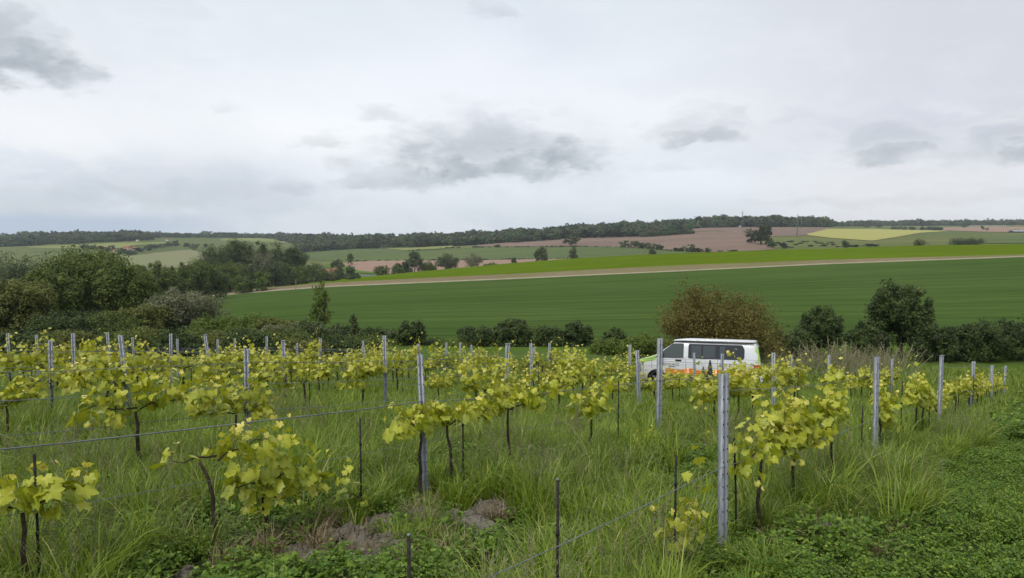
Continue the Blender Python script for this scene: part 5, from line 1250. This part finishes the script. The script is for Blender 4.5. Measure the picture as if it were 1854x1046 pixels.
# ------------------------------------------------------------------ far buildings, masts, poles
M['tile'] = plain('clay_tiles', (.30, .13, .08), .85, .1, 0, .25, 1.5); M['rend'] = plain('pale_render', (.50, .44, .36), .85, .1, 0, .15, .6); M['whitew'] = plain('white_render', (.72, .71, .68), .85, .1, 0, .1, .6)
M['pink'] = plain('pinkish_render', (.52, .36, .29), .85, .1, 0, .15, .6); M['dark'] = plain('dark_opening', (.03, .03, .035), .5, .3, 0, 0); M['slate'] = plain('grey_sheet_roof', (.42, .43, .44), .7, .2, 0, .15, .8); M['wood'] = plain('weathered_wood', (.22, .19, .16), .9, .1, 0, .2, 3)
M['lattice'] = plain('galvanised_lattice', (.17, .18, .20), .6, .3, .3, .1, 3)
def house(X, Yb_, wpx, hpx, wall, roof, lab, rz=0.0, dmin=480, nwin=3, rf=.38, name='house', D=None):
    D = D or fD(X, Yb_, dmin); zb = fz(X, D); w = px(wpx, D); h = px(hpx, D); d = w*.55; hw = h*(1-rf)
    root = empty(name, (upix(X, 430)*D, D, zb-.2), rz); tag(root, lab, 'house' if name == 'house' else name.replace('_', ' '), 'far buildings')
    mb = MB(); mb.box((0, 0, hw/2-.5), (w, d, hw+1))
    for s in (-1, 1): mb.add([(s*w/2, -d/2, hw), (s*w/2, d/2, hw), (s*w/2, 0, h)], [[(0, 1, 2)]])
    mb.build('wall', M[wall], root)
    mb = MB(); e = .35; t = .12
    for s in (-1, 1):
        V_ = [(-w/2-e, s*(d/2+e), hw-.15), (w/2+e, s*(d/2+e), hw-.15), (w/2+e, 0, h+t), (-w/2-e, 0, h+t)]; V2 = [(a, b, c_+t) for a, b, c_ in V_]
        mb.add(V_+V2, [[(0, 1, 2, 3), (4, 5, 6, 7), (0, 1, 5, 4), (1, 2, 6, 5), (2, 3, 7, 6), (3, 0, 4, 7)]])
    mb.box((w*.28, 0, h+.35), (.6, .6, 1.1)); mb.build('roof', M[roof], root)
    for i in range(nwin):
        xx = -w/2+w*(i+.5)/nwin; mb = MB(); isd = i == nwin//2
        mb.box((xx, -d/2-.03, hw*.42 if isd else hw*.58), (w*.09, .08, hw*.8 if isd else hw*.36)); mb.build('door' if isd else 'window', M['dark'], root)
    return root
house(1303, 411.5, 19, 7, 'whitew', 'slate', 'long white house standing on the hilltop before the dark wood', .1, nwin=5)
house(1338, 411.5, 6, 3, 'whitew', 'slate', 'tiny white hut at the foot of the telecom mast', .2, nwin=1, name='hut')
house(592, 477, 24, 9, 'pink', 'tile', 'low pink walled farmhouse with a red tiled roof right of the poplar clump', .15, nwin=5, D=620)
house(605, 476.5, 9, 8, 'rend', 'tile', 'small pale barn touching the right end of the pink farmhouse', .1, nwin=1, name='barn', D=632)
house(690, 449.5, 7, 2.4, 'whitew', 'slate', 'low white shed at the foot of the long wood', .0, nwin=1, name='shed')
for i, (X, Y, w, h, wl, lab) in enumerate([(178, 451, 10, 5.5, 'rend', 'leftmost red roofed house of the hill village'), (194, 453, 9, 5, 'rend', 'second red roofed house of the hill village'), (209, 458, 9, 7, 'whitew', 'pale walled house lowest in the hill village'), (230, 453, 13, 7, 'pink', 'largest red roofed house of the hill village, on the right'), (243, 452, 8, 5, 'pink', 'rightmost red roofed house of the hill village'), (203, 449, 8, 4, 'rend', 'highest red roofed house of the hill village')]):
    house(X, Y, w, h, wl, 'tile', lab, .3*math.sin(i*2), nwin=3)
for i, (X, Y, w, lab) in enumerate([(438, 427, 9, 'white house, left of the pair on the left skyline'), (463, 428, 6, 'white house, right of the pair on the left skyline'), (417, 425, 6, 'pale house on the left skyline behind the poplar clump'), (505, 430, 8, 'pale house at the foot of the skyline wood'), (350, 428, 7, 'pale roof among trees on the left skyline'), (249, 437, 5, 'tiny white house under the left wood'), (303, 436, 5, 'tiny white house on the left hill, at the wood end')]):
    house(X, Y, w, 3.6, 'whitew', 'tile', lab, .2*i, nwin=1)
house(1843, 421, 26, 4, 'dark', 'slate', 'long dark barn at the right edge on the skyline field', .05, nwin=1, name='barn')
def mast(X, Yb_, Yt, lab, wtop, D, lat=True, name='telecom_mast'):
    zb = fz(X, D)-.5; zt2 = zpix(Yt, D); H_ = zt2-zb; root = empty(name, (upix(X, 430)*D, D, zb)); tag(root, lab, 'mast')
    mb = MB(); w0, w1 = wtop*1.6, wtop*.55; n = max(6, int(H_/3))
    for sx, sy in ((-1, -1), (1, -1), (1, 1), (-1, 1)): mb.tube([(sx*w0, sy*w0, 0), (sx*w1, sy*w1, H_*.93)], .12, 4)
    for i in range(n):
        a, b = i/n, (i+1)/n; wa, wb = w0+(w1-w0)*a, w0+(w1-w0)*b; s = 1 if i % 2 else -1
        mb.tube([(-wa*s, -wa, a*H_*.93), (wb*s, -wb, b*H_*.93)], .07, 4); mb.tube([(-wa, -wa*s, a*H_*.93), (-wb, wb*s, b*H_*.93)], .07, 4); mb.tube([(-wb, -wb, b*H_*.93), (wb, -wb, b*H_*.93)], .07, 4)
    mb.build('tower', M['lattice'], root)
    mb = MB()
    if lat:
        for z_ in (.97, .90, .70):
            for a in range(3): mb.box((wtop*1.3*math.cos(a*2.1-1.5), wtop*1.3*math.sin(a*2.1-1.5), H_*z_), (.5, .4, H_*.05))
    mb.tube([(0, 0, H_*.9), (0, 0, H_)], .12, 5); mb.build('antenna', M['whitew'], root)
mast(1343.5, 411, 381, 'tall telecom mast with antennas beside the white hilltop house', .7, 1130)
mast(1443, 425, 385, 'thin lattice mast, left of the pair over the hilltop field', .22, 880, False, 'lattice_mast')
mast(1450.5, 411, 390, 'thin lattice mast, right of the pair at the wood edge', .25, 1180, False, 'lattice_mast')
def pole(X, Yb_, Yt, D, lab, rad=.12, arm=0):
    zb = fz(X, D); H_ = zpix(Yt, D)-zb; mb = MB(); mb.tube([(0, 0, -.5), (0, 0, H_)], [rad, rad*.75], 8)
    if arm: mb.box((0, 0, H_-.35), (arm, .12, .12)); [mb.tube([(s*arm*.42, 0, H_-.3), (s*arm*.42, 0, H_-.08)], .05, 6) for s in (-1, 0, 1)]
    o = mb.build('wooden_pole', M['wood']); o.location = (upix(X, 430)*D, D, zb); tag(o, lab, 'pole')
pole(372, 531, 516, 262, 'left wooden pole of the pair at the end of the cereal field', .13)
pole(387, 531, 517, 262, 'right wooden pole of the pair at the end of the cereal field', .13)
pole(534, 519, 507, 300, 'single pole beside the road before the poplar clump', .12)
pole(1681, 446, 424, 560, 'dark pole standing on the right-hand pasture', .22)
pole(579, 475, 462, 640, 'slender pole beside the pink farmhouse', .14, 1.2); pole(1160, 1, 452, 520, 'tiny pole peeping over the crest left', .1)
mb = MB(); V1, F1, _ = (None, None, None)
gm = None
for i in range(17):
    X = 1756+i*4.0; Dg = fD(X, 411, 480); zb = fz(X, Dg)
    if gm is None: mb = MB(); mb.tube([(0, 0, -.3), (0, 0, px(3.4, Dg))], .42, 6); gm = mb.mesh('tree_guard', M['whitew'])
    o = ob('tree_guard', gm); o.location = (upix(X, 430)*Dg, Dg, zb); tag(o, 'pale tree guard, %s from the left in the row on the skyline field' % ordw(i+1), 'tree guard', 'row of pale tree guards')

# ------------------------------------------------------------------ air
hz = MB(); hz.box((0, 1350, -20), (5200, 3400, 170)); 
m_ = bpy.data.materials.new('pale_air'); m_.use_nodes = True; nt = m_.node_tree; nt.nodes.clear()
pv = nt.nodes.new('ShaderNodeVolumePrincipled'); pv.inputs['Color'].default_value = (.80, .88, 1, 1); pv.inputs['Density'].default_value = .00009; pv.inputs['Anisotropy'].default_value = 0
om = nt.nodes.new('ShaderNodeOutputMaterial'); nt.links.new(pv.outputs[0], om.inputs['Volume'])
HAZE = True
if HAZE:
    o = hz.build('haze', m_); tag(o, kind='stuff')
